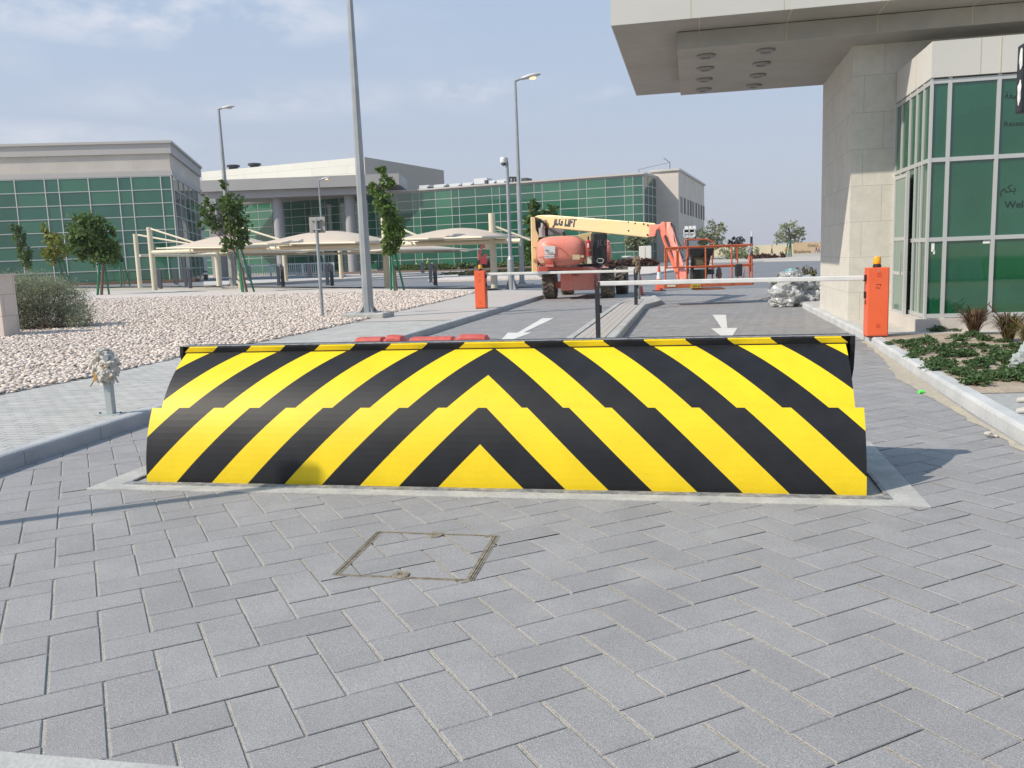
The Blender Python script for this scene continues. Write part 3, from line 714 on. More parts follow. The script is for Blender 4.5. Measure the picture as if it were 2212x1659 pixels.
# ------------------------------------------------------------------ wrapped post at left
q = P(241, 895, .13)
r = empty('wrapped_post', 'short grey steel post topped with torn white plastic and tape on the left footway', 'wrapped post', (q.x, q.y, .13), .1)
MB().box(-.036, .036, -.036, .036, .01, .62).build('post', M('post_grey', (.38, .42, .41), .5, .2, var=(.44, .48, .47), vscale=3), r, bevel=.006)
MB().box(-.14, .12, -.07, .07, 0, .01).build('foot_plate', MATS['post_grey'], r)
m = MB()
for x in (-.12, .10): m.lathe([(0, .01), (.01, .01), (.01, .025), (0, .025)], 8, (x, 0, 0))
m.build('anchor_bolt', DARK, r, split=True)
RAG = M('rag_plastic', (.60, .56, .49), .6, var=(.45, .42, .36), vscale=16, bump=.4, bscale=30)
TAPE = M('brown_tape', (.50, .28, .06), .45)
for k, (c, sz) in enumerate((((-.03, 0, .60), (.10, .085, .07)), ((.045, -.02, .53), (.095, .08, .075)), ((-.07, -.02, .50), (.08, .07, .10)), ((.01, -.06, .43), (.09, .06, .08)), ((.085, -.03, .45), (.06, .05, .07)), ((-.05, -.03, .40), (.05, .05, .08)))):
    crumple('plastic_wrap', [(c, sz)], RAG, r, 4, .42, 2+k, 2.4)
m = MB()
for k in range(9):
    a = rnd.uniform(0, 6.28); z = rnd.uniform(.38, .48); rr = .075
    c = Vector((rr*math.cos(a)*1.1, -abs(rr*math.sin(a)), z)); d = Vector((rnd.uniform(-.05, .05), rnd.uniform(-.02, .02), -rnd.uniform(.05, .12)))
    m.bar(c, c+d, .028, .004)
m.build('hanging_strip', RAG, r, split=True)
m = MB(); m.box(.055, .10, -.10, -.095, .38, .42); m.box(-.01, .04, -.105, -.098, .47, .50); m.bar((-.11, -.06, .36), (-.15, -.07, .30), .045, .004); m.bar((-.08, -.085, .44), (-.085, -.08, .35), .03, .004); m.build('tape', TAPE, r, split=True)
m = MB(); m.lathe([(.026, -.06), (.030, -.06), (.030, .06), (.026, .06), (.022, .05), (.022, -.05)], 16, (.06, -.04, .585), 'y'); m.build('pipe_stub', GALV, r)
m = MB(); m.box(-.045, .045, -.045, .045, .645, .655); m.build('cap', DARK, r)

# ------------------------------------------------------------------ red plastic barriers behind the blocker
RED = M('red_plastic', (.58, .085, .07), .5, var=(.46, .09, .07), vscale=3, fine=(14, .12))
def redbar(px0, px1, Yw, ptop, label):
    a, b = onY(px0, ptop, Yw), onY(px1, ptop, Yw); L = b.x-a.x; h = (a.z+b.z)/2
    r = empty('water_barrier', label, 'plastic barrier', (a.x, Yw, 0), 0, 'red plastic barriers behind the road blocker')
    m = MB(); prof = [(-.26, 0), (-.26, .16), (-.12, .34), (-.085, h-.03), (-.06, h), (.06, h), (.085, h-.03), (.12, .34), (.26, .16), (.26, 0)]; n = len(prof)
    st = [(0, .92), (.03, .975), (L*.53, .975), (L*.56, .94), (L*.6, .94), (L*.63, 1), (L-.14, 1), (L-.06, .985), (L, .86)]
    for x, s in st: m.v += [(x, y*(1 if s > .95 else .8), z*s if z > .3 else z) for y, z in prof]
    for i in range(len(st)-1):
        for k in range(n-1): m.f.append((i*n+k, i*n+k+1, (i+1)*n+k+1, (i+1)*n+k)); m.mi.append(0); m.tone.append(.5)
    m.f += [tuple(range(n-1, -1, -1)), tuple((len(st)-1)*n+k for k in range(n))]; m.mi += [0, 0]; m.tone += [.5, .5]
    m.build('body', RED, r, bevel=.008)
    m = MB(); m.lathe([(.05, h), (.05, h*.98+.03), (0, h*.98+.03)], 14, (L*.3, 0, 0)) if False else m.lathe([(.05, .02), (.05, .05), (0, .05)], 14, (L*.5, -.27, .05)); m.build('drain_cap', RED, r); return r
redbar(768, 880, 9.0, 724, 'red plastic barrier behind the road blocker, the one at left')
redbar(884, 1062, 9.0, 723, 'red plastic barrier behind the road blocker, longer right hand one')

# ------------------------------------------------------------------ guardhouse with canopy
gh = empty('guardhouse', 'stone and green glass gatehouse with a deep flat canopy over the lane', 'gatehouse', (0, 0, 0))
LIME = stone('limestone_pier', (.62, .59, .53), (.56, .535, .48), .69, .66, (.55, .53, .48), .003, vs=3.5)
speckle(LIME, 25, -.03, .03, 1., (3.2, .58, .5, (.50, .465, .38)))
PANEL = stone('metal_panel', (.50, .49, .46), (.54, .53, .50), 1.45, 3.5, (.75, .72, .6), .008, 0., vs=.6)
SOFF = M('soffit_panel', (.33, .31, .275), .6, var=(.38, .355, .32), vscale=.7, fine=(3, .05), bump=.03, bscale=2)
WALLS = stone('upper_stone', (.50, .46, .40), (.46, .43, .38), .9, .66, (.4, .4, .4), .006)
pn, pk, pl_ = 17.45, 21.2, 2.90
MB().box(pl_, 9.5, pn, pk, .12, 5.25).build('pier', LIME, gh)
MB().box(pl_+.02, 9.5, pn+.03, pk-.03, 5.25, 8.5).build('upper_wall', WALLS, gh)
zi, zo = 5.15, 5.46
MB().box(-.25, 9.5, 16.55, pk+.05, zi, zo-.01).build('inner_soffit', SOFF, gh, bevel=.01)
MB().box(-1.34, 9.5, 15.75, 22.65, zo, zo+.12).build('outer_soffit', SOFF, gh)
FASC = stone('fascia_panel', (.54, .53, .50), (.50, .49, .465), 1.52, 6., (.80, .74, .58), .009, 0., vs=.5)
MB().box(-1.36, 9.5, 15.73, 22.67, zo+.005, zo+1.6).build('fascia', FASC, gh)
m = MB()
for k in range(8):
    x = -1.36+1.5*(k+1); m.box(x-.009, x+.009, 15.72, 16.55, zo-.006, zo)
    m.box(x-.006, x+.006, 16.543, 16.55, zi, zo-.006)
m.build('joint_seal', M('seal', (.55, .48, .34), .8), gh, split=True)
LR = M('lamp_ring', (.26, .25, .24), .4, .3); LI = M('lamp_glass', (.72, .72, .70), .2)
z8f = lambda x, y: ((1480+x*.28933)*.8641, (y*.28933)*.8641)
for x, y in ((985, 492), (980, 600), (972, 695), (966, 780), (1502, 445), (1464, 558), (1433, 658), (1400, 747)):
    q = P(*z8f(x, y), zi-.03)
    s = empty('downlight', 'x', 'x', (q.x, q.y, zi)); del s['label']; del s['category']; s.parent = gh
    bpy.data.objects.remove(s)
    m = MB(); m.lathe([(.10, 0), (.17, 0), (.175, -.02), (.15, -.05), (.10, -.05), (.09, -.02)], 28); d = m.build('downlight', LR, gh, loc=(q.x, q.y, zi))
    MB().lathe([(.0, -.012), (.092, -.012), (.092, 0), (0, 0)], 24).build('lens', LI, d)
# glazed bay
by, bx = 15.05, 3.68
zs = [.37, 1.59, 2.83, 4.02]
cols = [bx, 3.935, 4.635, 5.33, 6.03, 6.73, 7.43, 8.13]
MB().box(3.52, 9.4, by-.12, pn, .12, .33).build('plinth', M('plinth_stone', (.55, .50, .46), .7, var=(.50, .46, .42), vscale=2), gh)
G1 = M('bay_glass', (.004, .072, .030), .03, spec=.9, var=(.012, .10, .05), vscale=.8)
G1.node_tree.nodes['Principled BSDF'].inputs['IOR'].default_value = 1.62
fm = MB(); fw_ = .05
for i, x in enumerate(cols):
    wd = .035 if i == 0 else .055
    fm.box(x-wd/2, x+wd/2, by-.02, by+.06, .33, 4.1)
for z in zs: fm.box(cols[0]+.017, cols[-1], by-.017, by+.05, z-.03, z+.035)
ly = [by+.42, by+.86, by+1.32, 16.95, 17.42]
for z in zs: fm.box(bx-.02, bx+.03, by+.06, pn, z-.03, z+.035)
for y in ly: fm.box(bx-.024, bx+.04, y-.03, y+.03, .33, 4.1)
for y in (by+.6,): fm.box(bx-.022, bx+.03, y-.015, y+.015, .33, 2.8)
fm.build('bay_frame', M('bay_frame_metal', (.50, .51, .50), .4, .25), gh)
for i in range(len(cols)-1):
    for k in range(3):
        MB().box(cols[i]+.02, cols[i+1]-.02, by+.012, by+.03, zs[k]+.03, zs[k+1]-.025).build('window_pane', G1, gh)
prev = by+.06
for y in ly:
    for k in range(3):
        if y-prev > .15: MB().box(bx+.0, bx+.016, prev, y-.03, zs[k]+.03, zs[k+1]-.025).build('window_pane', G1, gh)
    prev = y+.03
# door leaf standing open beside the pier
d = MB(); yd = 16.3
for a, b, c_, e in ((16.02, 16.09, .2, 2.75), (16.86, 16.93, .2, 2.75)): d.box(bx-.12, bx-.07, a, b, c_, e)
for z in (.2, 1.0, 1.6, 2.67): d.box(bx-.118, bx-.072, 16.09, 16.86, z, z+(.18 if z == .2 else .06))
dr = d.build('door', MATS['bay_frame_metal'], gh)
MB().box(bx-.105, bx-.09, 16.09, 16.86, .38, 2.67).build('door_pane', M('door_glass', (.16, .24, .20), .1), dr)
MB().tube([(bx-.16, 16.12, 1.0), (bx-.16, 16.12, 1.4)], .012, 8).build('handle', GALV, dr)
MB().slab([(bx-.03, by-.05, 4.08), (9.4, by-.05, 4.08), (9.4, by-.05, 4.62), (bx-.03, by-.05, 4.62)], (0, 2.4, 0)).build('bay_fascia', PANEL, gh)
# thin joints on bay side panel
m = MB(); m.box(bx-.037, bx-.03, by+.9, by+.912, 4.09, 4.61); m.box(4.62, 4.632, by-.056, by-.05, 4.09, 4.61); m.box(6.12, 6.132, by-.056, by-.05, 4.09, 4.61); m.build('joint_seal', MATS['seal'], gh, split=True)
TXD = M('sign_lettering', (.015, .03, .03), .5)
text('Research', .115, TXD, 'glass_lettering', gh, frame((4.725, by+.008, 3.28), (1, 0, 0), (0, 0, 1)), .001, .0)
text('Welcome', .155, TXD, 'glass_lettering', gh, frame((4.79, by+.008, 2.035), (1, 0, 0), (0, 0, 1)), .001, .002)
text('\ufedd\uFE94\ufed4\ufef4'[1:], .125, TXD, 'glass_lettering', gh, frame((4.72, by+.008, 3.70), (1, 0, 0), (0, 0, 1)), .001)
text('\ufee2\ufedc\ufe91', .17, TXD, 'glass_lettering', gh, frame((4.72, by+.008, 2.28), (1, 0, 0), (0, 0, 1)), .001)
ST = M('sticker_white', (.75, .78, .75), .5)
m = MB(); m.box(4.50, 4.60, by+.004, by+.011, 1.50, 1.545); m.build('sticker', ST, gh)
m = MB(); m.box(3.745, 3.79, by+.004, by+.011, 1.40, 1.54); m.box(3.775, 3.80, by+.004, by+.011, 1.36, 1.42); m.build('sticker', ST, gh, split=True)
m = MB(); m.tube([(3.42, pn-.015, .42), (3.36, pn-.05, .40), (3.38, pn-.06, .30), (3.44, pn-.03, .28)], .012, 6); m.box(3.36, 3.42, pn-.03, pn, .36, .42); m.build('tap', DARK, gh)
# dark signal head at the right edge on its own post
q = D(2222, 170, 8.0)
r = empty('traffic_signal', 'black signal head with peeling white film at the right edge, before the gatehouse', 'traffic signal', (q.x, q.y, .13))
m = MB(); m.box(-.075, .14, -.05, .08, q.z-.13-.29, q.z-.13+.30); m.build('signal_head', BLACKP, r, bevel=.01)
m = MB(); m.tube([(.6, .03, -.0), (.6, .03, 3.5)], .05, 12); m.bar((.1, .03, q.z-.13), (.6, .03, q.z-.13), .03); m.build('pole', GALV, r)
crumple('peeling_film', [((-.078, -.03, q.z-.13+.16), (.012, .03, .09)), ((-.08, -.03, q.z-.13-.12), (.012, .03, .10))], M('film', (.65, .65, .62), .4), r, 2, .5, 4)

# ------------------------------------------------------------------ buildings behind
def onP(px, py, A, B):                            # point on the vertical plane through A and B
    d = Vector(ray(px, py)); n = Vector((-(B.y-A.y), B.x-A.x, 0)); c = Vector(CC)
    return c+d*((A-c).dot(n)/d.dot(n))
def xy(v): return (v[0], v[1])
STB = stone('facade_stone', (.54, .49, .44), (.60, .55, .50), 1.8, .9, (.85, .84, .82), .012, vs=.35)
STG = M('grey_cladding', (.46, .44, .42), .75, var=(.49, .47, .45), vscale=.3)
STS = M('return_wall', (.33, .315, .295), .8, var=(.37, .35, .33), vscale=.4)
def glazing(parent, A, d, nrm, s_edges, z_edges, mat, name='window', per_pane=True, mw=.09, off=.06):
    """panes between mullions on a vertical plane from A along d; nrm faces out"""
    for i in range(len(s_edges)-1):
        rows = [(z_edges[k], z_edges[k+1]) for k in range(len(z_edges)-1)] if per_pane else [(z_edges[0], z_edges[-1])]
        for z0, z1 in rows:
            a = A+d*(s_edges[i]+mw*.4)+nrm*off; b = A+d*(s_edges[i+1]-mw*.4)+nrm*off; o = MB()
            mt_ = GV[rnd.randrange(4)] if mat is GLASSF else mat; c = [Vector((p.x, p.y, z)) for p, z in ((a, z0), (b, z0), (b, z1), (a, z1))]
            o.slab(c, nrm*-.03).build(name, mt_, parent)
    g = MB()
    for s in s_edges: p = A+d*s+nrm*(off+.02); g.bar((p.x, p.y, z_edges[0]), (p.x, p.y, z_edges[-1]), mw, .08)
    for z in z_edges:
        p, q = A+d*s_edges[0]+nrm*(off+.02), A+d*s_edges[-1]+nrm*(off+.02); g.bar((p.x, p.y, z), (q.x, q.y, z), .06, mw)
    g.build('mullion_grid', MULL, parent)
# left block
GV = [GLASSF]+[M('green_glass_tone', (.020, .105, .070))]
GV = [M('green_glass_%s' % k, c_, .05, spec=.9, var=v_, vscale=.15) for k, c_, v_ in (('mid', (.018, .112, .066), (.028, .135, .08)), ('deep', (.010, .082, .05), (.018, .105, .066)), ('light', (.026, .135, .078), (.036, .155, .09)), ('cool', (.014, .10, .066), (.024, .125, .085)))]
for g_ in GV+[GLASSD]: g_.node_tree.nodes['Principled BSDF'].inputs['IOR'].default_value = 1.58
LBC = D(390, 600, 90); zb = R(LBC.x, LBC.y)+.1; A = D(0, 612, 88.3); dL = Vector((A.x-LBC.x, A.y-LBC.y, 0)).normalized()
S = D(450, 598, 113.5); LBC.z = S.z = 0; dS = Vector((S.x-LBC.x, S.y-LBC.y, 0)).normalized()
nF = Vector((-dL.y, dL.x, 0)); nF = nF if nF.dot(LBC) < 0 else -nF
nS = Vector((-dS.y, dS.x, 0)); nS = nS if nS.dot(dL) < 0 else -nS
lb_ = empty('glass_building', 'long green glass building with a deep stone parapet at left', 'building')
FW = LBC+dL*60; ztop = onP(382, 309, LBC, LBC+dL).z; lenS = (S-LBC).length
zg = onP(388, 379.5, LBC, LBC+dL).z
MB().prism([xy(LBC), xy(S), xy(S+dL*58), xy(FW)][::-1], -.3, ztop-.3).build('wall', STB, lb_)
z1b = onP(384, 331, LBC, LBC+dL).z
def band(name, parent, z0, z1, prot, mat, ends=(LBC, FW, S)):
    c, f_, s_ = ends; m = MB()
    poly = [f_+nF*prot, c+nF*prot+nS*prot, s_+nS*prot, s_-nS*.4, c-nF*.4-nS*.4, f_-nF*.4]
    m.prism([xy(p) for p in poly], z0, z1).build(name, mat, parent)
band('parapet_band', lb_, z1b, ztop, .22, STG); band('coping', lb_, ztop+.002, ztop+.25, .40, M('coping_grey', (.48, .46, .44), .6)); band('lintel_band', lb_, zg+.05, zg+.55, .14, STG)
per = 9.3; ed = []
px_m = [382, 347.5, 284, 255, 191, 126, 96, 31]
for x in px_m: p = onP(x, 389, LBC, LBC+dL); ed.append(max(0.02, (Vector((p.x, p.y, 0))-LBC).dot(dL)))
while ed[-1] < 50: ed.append(ed[-1]+4.1); ed.append(ed[-1]+1.75); ed.append(ed[-1]+3.9)
zr = [zb+(zg-zb)*k/8 for k in range(9)]
glazing(lb_, LBC, dL, nF, [e for e in ed if e < 38], zr, GLASSF, mw=.075)
gS = [.3+(lenS*.80)*k/5 for k in range(6)]
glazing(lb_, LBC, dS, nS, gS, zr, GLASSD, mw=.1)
# raised bed along its foot
m = MB(); bd = [LBC+nF*.4+nS*2, LBC+nF*2.6+nS*2, FW+nF*2.6, FW+nF*.4]
m.prism([xy(p) for p in bd], 0, zb+.22).build('planting_bed', SOIL)['kind'] = 'structure'
# distant middle block
CA = D(537, 595, 167); CB = D(1467, 565, 134); CA.z = CB.z = 0
dC = (CB-CA).normalized(); nC = Vector((-dC.y, dC.x, 0)); nC = nC if nC.dot(CB) < 0 else -nC; rC = -nC
cb = empty('glass_building', 'long low building of green glass with a stone end wall behind the boom lift', 'building')
g0 = -30.; gB = onP(1391.5, 500, CA, CB); sG = (Vector((gB.x, gB.y, 0))-CA).dot(dC); sE = (CB-CA).length
ztc = onP(1465, 367, CA, CB).z; zgc = onP(1300, 386, CA, CB).z; zbc = .25
G0 = CA+dC*sG; _u1 = Vector(xy(D(1418, 500, 100)))
# depth of the return: where the line back from the glass corner is seen at 1418
_a = G0.x*_u1.y-G0.y*_u1.x; _b = rC.x*_u1.y-rC.y*_u1.x; rec = -_a/_b
RA = G0+rC*rec; KC = onP(1466, 450, RA, RA+dC); zK = onP(1466, 368, RA, RA+dC).z; KC.z = 0
KD = D(1521.5, 500, Vector(KC).dot(Vector(HEAD))*198/158.); KF = Vector((KD.x, KD.y, 0)); side_dir = (KF-KC).normalized()
MB().prism([xy(CA+dC*g0), xy(CA+dC*sG), xy(CA+dC*sG+rC*rec), xy(CA+dC*sG+rC*(rec+18)), xy(CA+dC*g0+rC*30)], -.3, zgc+.1).build('wall', STB, cb)
G0 = CA+dC*sG
m = MB(); m.prism([xy(CA+dC*g0+nC*.25), xy(G0+nC*.25+dC*.2), xy(G0+dC*.2+rC*rec), xy(CA+dC*g0+rC*12)], zgc+.105, ztc-.25).build('parapet', M('parapet_pale', (.56, .53, .49), .75, var=(.60, .57, .53), vscale=.2), cb)
m = MB(); m.prism([xy(CA+dC*g0+nC*.4), xy(G0+nC*.4+dC*.3), xy(G0+dC*.3+rC*12), xy(CA+dC*g0+rC*29)], ztc-.248, ztc).build('coping', MATS['coping_grey'], cb)
MB().prism([xy(G0+rC*rec-dC*1), xy(KC), xy(KF), xy(KF-dC*8), xy(G0+rC*(rec+20)-dC*1)], -.3, zK).build('end_wall', STB, cb)
MB().prism([xy(G0+rC*(rec-.3)-dC*1), xy(KC-rC*.3+dC*.25), xy(KF+dC*.3), xy(KF-dC*8), xy(G0+rC*(rec+20)-dC*1)], zK+.002, zK+.35).build('coping', MATS['coping_grey'], cb)
pxs = [891.5-90*k*.93 for k in (3, 2, 1)]
sN = lambda x: (Vector((*xy(onP(x, 430, CA, CB)), 0))-CA).dot(dC)
base = sN(891.5); edc = []; s_ = base-7.55*9
while s_ < sG-.2:
    for w_ in (0, 1.4, 4.5): 
        if g0 < s_+w_ < sG-.3: edc.append(s_+w_)
    s_ += 7.55
edc.append(sG-.05); zrc = [zgc-1.44*k for k in range(9, -1, -1)]
glazing(cb, CA, dC, nC, edc, zrc, GLASSF, per_pane=False, mw=.085)
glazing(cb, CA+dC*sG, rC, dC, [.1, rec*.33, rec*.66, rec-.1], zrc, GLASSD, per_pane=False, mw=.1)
z5f = lambda x, y: (1417.1+.1797*x, 380.2+.1797*y)
nSd = Vector((side_dir.y, -side_dir.x, 0)); nSd = nSd if nSd.dot(KC) < 0 else -nSd; CB = KC
WD = M('slot_window', (.06, .062, .058), .6, spec=.2)
for x, wd in ((297, .2), (312, .2), (345, .7), (380, .2), (392, .2), (417, .75), (440, .22), (452, .22), (482, .8), (508, .25), (520, .25), (545, .9), (568, .3), (578, .3)):
    f = (x-290)/290.; a = onP(*z5f(x, 245+120*f), CB, CB+side_dir); b = onP(*z5f(x, 440+92*f), CB, CB+side_dir)
    m = MB(); p = Vector((a.x, a.y, 0)); m.slab([p-side_dir*wd*1.2+Vector((0, 0, b.z)), p+side_dir*wd*1.2+Vector((0, 0, b.z)), p+side_dir*wd*1.2+Vector((0, 0, a.z)), p-side_dir*wd*1.2+Vector((0, 0, a.z))], nSd*.05); m.build('window', WD, cb)
# plant room block behind
ph = empty('plant_room_block', 'tall pale panelled roof block rising behind the entrance canopy', 'building')
PC = D(796, 500, 185); PL = D(446, 500, 202); PR = D(963, 500, 218); 
for v in (PC, PL, PR): v.z = 0
zt_ = onP(796, 338, PC, PL).z
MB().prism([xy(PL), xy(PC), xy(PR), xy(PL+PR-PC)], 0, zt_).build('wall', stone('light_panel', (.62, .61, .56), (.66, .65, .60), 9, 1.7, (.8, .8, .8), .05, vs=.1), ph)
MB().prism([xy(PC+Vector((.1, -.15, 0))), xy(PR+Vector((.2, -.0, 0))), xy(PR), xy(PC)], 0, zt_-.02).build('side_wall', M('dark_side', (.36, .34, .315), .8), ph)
for x, y in ((504, 361), (550, 357.5)):
    q = onP(x, y, PC+Vector((0, 6, 0)), PL+Vector((0, 6, 0))); o = MB().lathe([(1.0, -3), (1.05, -.1), (1.5, 0), (1.5, .35), (1.35, .45), (0, .45)], 20, xy(q)+(q.z,)).build('roof_fan', DARK, ph)
# entrance canopy, columns
ec = empty('entrance_canopy', 'wide grey flat entrance canopy on round columns between the glass buildings', 'canopy')
EA, EB = D(446, 500, 150), D(868, 500, 150); EA.z = EB.z = 0; dE = (EB-EA).normalized(); nE = Vector((-dE.y, dE.x, 0)); nE = nE if nE.dot(EA) < 0 else -nE
z2f = lambda x, y: (432+.25*x, 293.8+.25*y)
def zE(x, y): return onP(*z2f(x, y), EA, EB).z
ECM = M('canopy_cladding', (.37, .36, .35), .7, var=(.40, .39, .38), vscale=.2)
m = MB(); m.prism([xy(EA-dE*6), xy(EB), xy(EB-nE*12), xy(EA-dE*6-nE*12)], zE(900, 450), zE(900, 352)).build('upper_fascia', ECM, ec)
m = MB(); m.prism([xy(EA-dE*6-nE*.8), xy(onP(790, 400, EA, EB)-nE*.8), xy(onP(790, 400, EA, EB)-nE*11), xy(EA-dE*6-nE*11)], zE(900, 517), zE(900, 451)).build('lower_soffit', ECM, ec)
for x in (604, 759):
    q = D(x, 500, 153); MB().lathe([(.9, 0), (.9, zE(900, 516))], 20, (q.x, q.y, 0)).build('column', M('column_grey', (.36, .36, .37), .6), ec, smooth=False)
q0, q1 = D(452, 500, 149), D(471, 500, 149); q0.z = q1.z = 0
MB().prism([xy(q0), xy(q1), xy(q1-nE*9), xy(q0-nE*9)], 0, zE(900, 517)).build('pier', ECM, ec)
# roof plant boxes on the middle block
z3f = lambda x, y: (864.1+.21095*x, 345.6+.21095*y)
AC = M('roof_box_pale', (.58, .60, .62), .5, .2); ACD = M('roof_box_dark', (.06, .06, .065), .6)
CA2, CB2 = CA+rC*6, CB+rC*6
for k, (x0, x1, y0, mt, lab) in enumerate(((195, 300, 262, AC, 'pale roof unit on the middle glass building, leftmost'), (345, 475, 254, AC, 'long pale roof unit on the middle glass building beside the leftmost one'), (505, 625, 246, AC, 'grey roof unit with a dark end on the middle glass building'), (635, 748, 236, AC, 'low pale roof unit on the middle glass building, left of the tallest'), (755, 893, 192, AC, 'tallest layered roof unit on the middle glass building'), (900, 980, 212, AC, 'pale roof unit just right of the tallest roof unit'), (985, 1088, 205, AC, 'flat pale roof unit by the camera pole'), (1240, 1298, 186, ACD, 'small dark roof unit right of the tall lamp pole'))):
    a, b = onP(*z3f(x0, y0), CA2, CB2), onP(*z3f(x1, y0), CA2, CB2); e = empty('roof_unit', lab, 'roof unit', (a.x, a.y, ztc), math.atan2(dC.y, dC.x), 'air conditioning units on the middle building roof')
    L = (Vector(xy(b))-Vector(xy(a))).length; h = a.z-ztc
    MB().box(0, L, 0, 2.6, -.5, h).build('casing', mt, e)
    MB().box(L*.82, L+.03, -.03, 2.6, -.4, h*.8).build('fan_grille', ACD, e)
    MB().box(.1, L*.78, -.04, 0, h*.45, h*.52).build('seam', ACD, e)
e = empty('roof_frame', 'black open steel frame on the middle building roof between the two poles', 'roof frame'); m = MB()
a, b = onP(*z3f(1120, 180), CA2, CB2), onP(*z3f(1198, 180), CA2, CB2)
for t_ in (0, .45, .8, 1): p = a.lerp(b, t_); m.bar((p.x, p.y, ztc-.3), (p.x, p.y, p.z), .35)
m.bar(a, b, .3); m.build('steel_frame', DARK, e)
a = onP(1447, 351, CA2, CB2); MB_ = MB(); b = onP(1380, 366, CA2, CB2)
e = empty('roof_antenna', 'thin wire antenna strung between two stubs on the middle building roof', 'antenna')
m = MB(); m.tube([(a.x, a.y, ztc), (a.x, a.y, a.z)], .06, 6); m.tube([(a.x-1, a.y, a.z+.8), (a.x, a.y, a.z)], .05, 5); m.build('mast', DARK, e)
MB().tube([(b.x, b.y, ztc), (b.x, b.y, b.z)], .05, 6).build('mast', DARK, e); MB().tube([(b.x, b.y, b.z), (a.x, a.y, a.z)], .03, 5).build('wire', DARK, e)

# boundary wall far right, sign board
WY = [D(1560, 528, 225), D(2300, 520, 205)]; wa, wb_ = WY
wa.z = wb_.z = 0
w_ = MB(); nW = Vector((-(wb_-wa).y, (wb_-wa).x, 0)).normalized(); zt_ = onP(1700, 527.5, wa, wb_).z
w_.prism([xy(wa-(wb_-wa)*.3), xy(wb_), xy(wb_+nW*.4), xy(wa-(wb_-wa)*.3+nW*.4)], 0, zt_)
bw = empty('boundary_wall', 'long low cream boundary wall in the far distance', 'wall'); w_.build('wall', M('cream_wall', (.60, .53, .38), .85, var=(.56, .50, .36), vscale=.2), bw)
m = MB()
for k in range(14): p = wa.lerp(wb_, k/13)-nW*.08; m.box(p.x-.15, p.x+.15, p.y-.1, p.y+.1, 0, zt_+.05)
m.build('pilaster', MATS['cream_wall'], bw, split=True)
dW = (wb_-wa).normalized(); sb0, sb1 = onP(1713, 540, wa-nW*4, wb_-nW*4), onP(1850, 536, wa-nW*4, wb_-nW*4)
sg = empty('sign_board', 'tan hoarding reading Explore and Create in front of the boundary wall', 'sign', (0, 0, 0))
ztp = onP(1730, 523.5, wa-nW*4, wb_-nW*4).z; zbt = .3
MB().prism([xy(sb0), xy(sb1), xy(sb1+nW*.3), xy(sb0+nW*.3)], 0.1, ztp).build('board', M('hoarding_tan', (.50, .38, .24), .8, var=(.47, .36, .23), vscale=.3), sg)
TXB = M('sign_brown', (.27, .19, .11), .8)
q = onP(*z5f(1655, 932), wa-nW*4.1, wb_-nW*4.1); text('Explore.', 1.25, TXB, 'sign_lettering', sg, frame(q, dW, (0, 0, 1)), .02, .02)
q = onP(*z5f(1822, 848), wa-nW*4.1, wb_-nW*4.1); text('Create.', .9, TXB, 'sign_lettering', sg, frame(q, dW, (0, 0, 1)), .02, .01)

# ------------------------------------------------------------------ carports
def carport(name, label, mast_px, shells, beams, rods, rm, ends):
    t = empty(name, label, 'carport')
    A, B = [PT(*e, .13) for e in ends]; A = Vector((A.x, A.y, 0)); B = Vector((B.x, B.y, 0)); d = (B-A).normalized(); n = Vector((-d.y, d.x, 0)); n = n if n.dot(A) < 0 else -n
    for x, yb_, yt_ in mast_px:
        p = PT(x, yb_, .13); g = onP(x, yb_, p, p+d)
        z = D(x, yt_, Vector(p).dot(Vector(HEAD))).z
        m = MB(); m.tube([(p.x, p.y, p.z-.1), (p.x, p.y, z)], [rm*1.05, rm], 14); m.build('mast', CREAM, t, smooth='angle' if False else False)
    for (x0, y0), (x1, y1), r_, off in beams:
        MB().tube([onP(x0, y0, A+n*off, B+n*off), onP(x1, y1, A+n*off, B+n*off)], r_, 10).build('beam', CREAM, t)
    for (x0, y0), (x1, y1), o0, o1 in rods:
        MB().tube([onP(x0, y0, A+n*o0, B+n*o0), onP(x1, y1, A+n*o1, B+n*o1)], .06, 8).build('stay_rod', CREAM, t)
    for x0, x1, ye0, ye1, ypk, dep in shells:
        a, b = onP(x0, ye0, A, B), onP(x1, ye1, A, B); pk = onP((x0+x1)/2, ypk, A, B).z-(a.z+b.z)/2; m = MB(); nu, nv = 22, 10
        for j in range(nv+1):
            for i in range(nu+1):
                s_ = -1+2*i/nu; v_ = -1+2*j/nv; hh = pk*(1-abs(s_)**2.1)*(1-abs(v_)**1.6)
                pin = 1-.16*(1-s_*s_)-.0; p = a.lerp(b, (s_*(1-.07*(1-v_*v_))+1)/2)+n*(v_*dep*pin); m.v.append((p.x, p.y, p.z+hh-.0))
        for j in range(nv):
            for i in range(nu): k = j*(nu+1)+i; m.f.append((k, k+1, k+nu+2, k+nu+1)); m.mi.append(0); m.tone.append(.5)
        o = m.build('shade_canopy', FABRIC, t, smooth=True); sm = o.modifiers.new('thick', 'SOLIDIFY'); sm.thickness = .04
        q = MB(); lo_ = [a+n*dep, b+n*dep, b-n*dep, a-n*dep]
        for k in range(4): q.tube([lo_[k], lo_[(k+1) % 4]], .05, 6)
        q.build('edge_frame', CREAM, t)
    return t
fe = ((335, 626), (1068, 618))
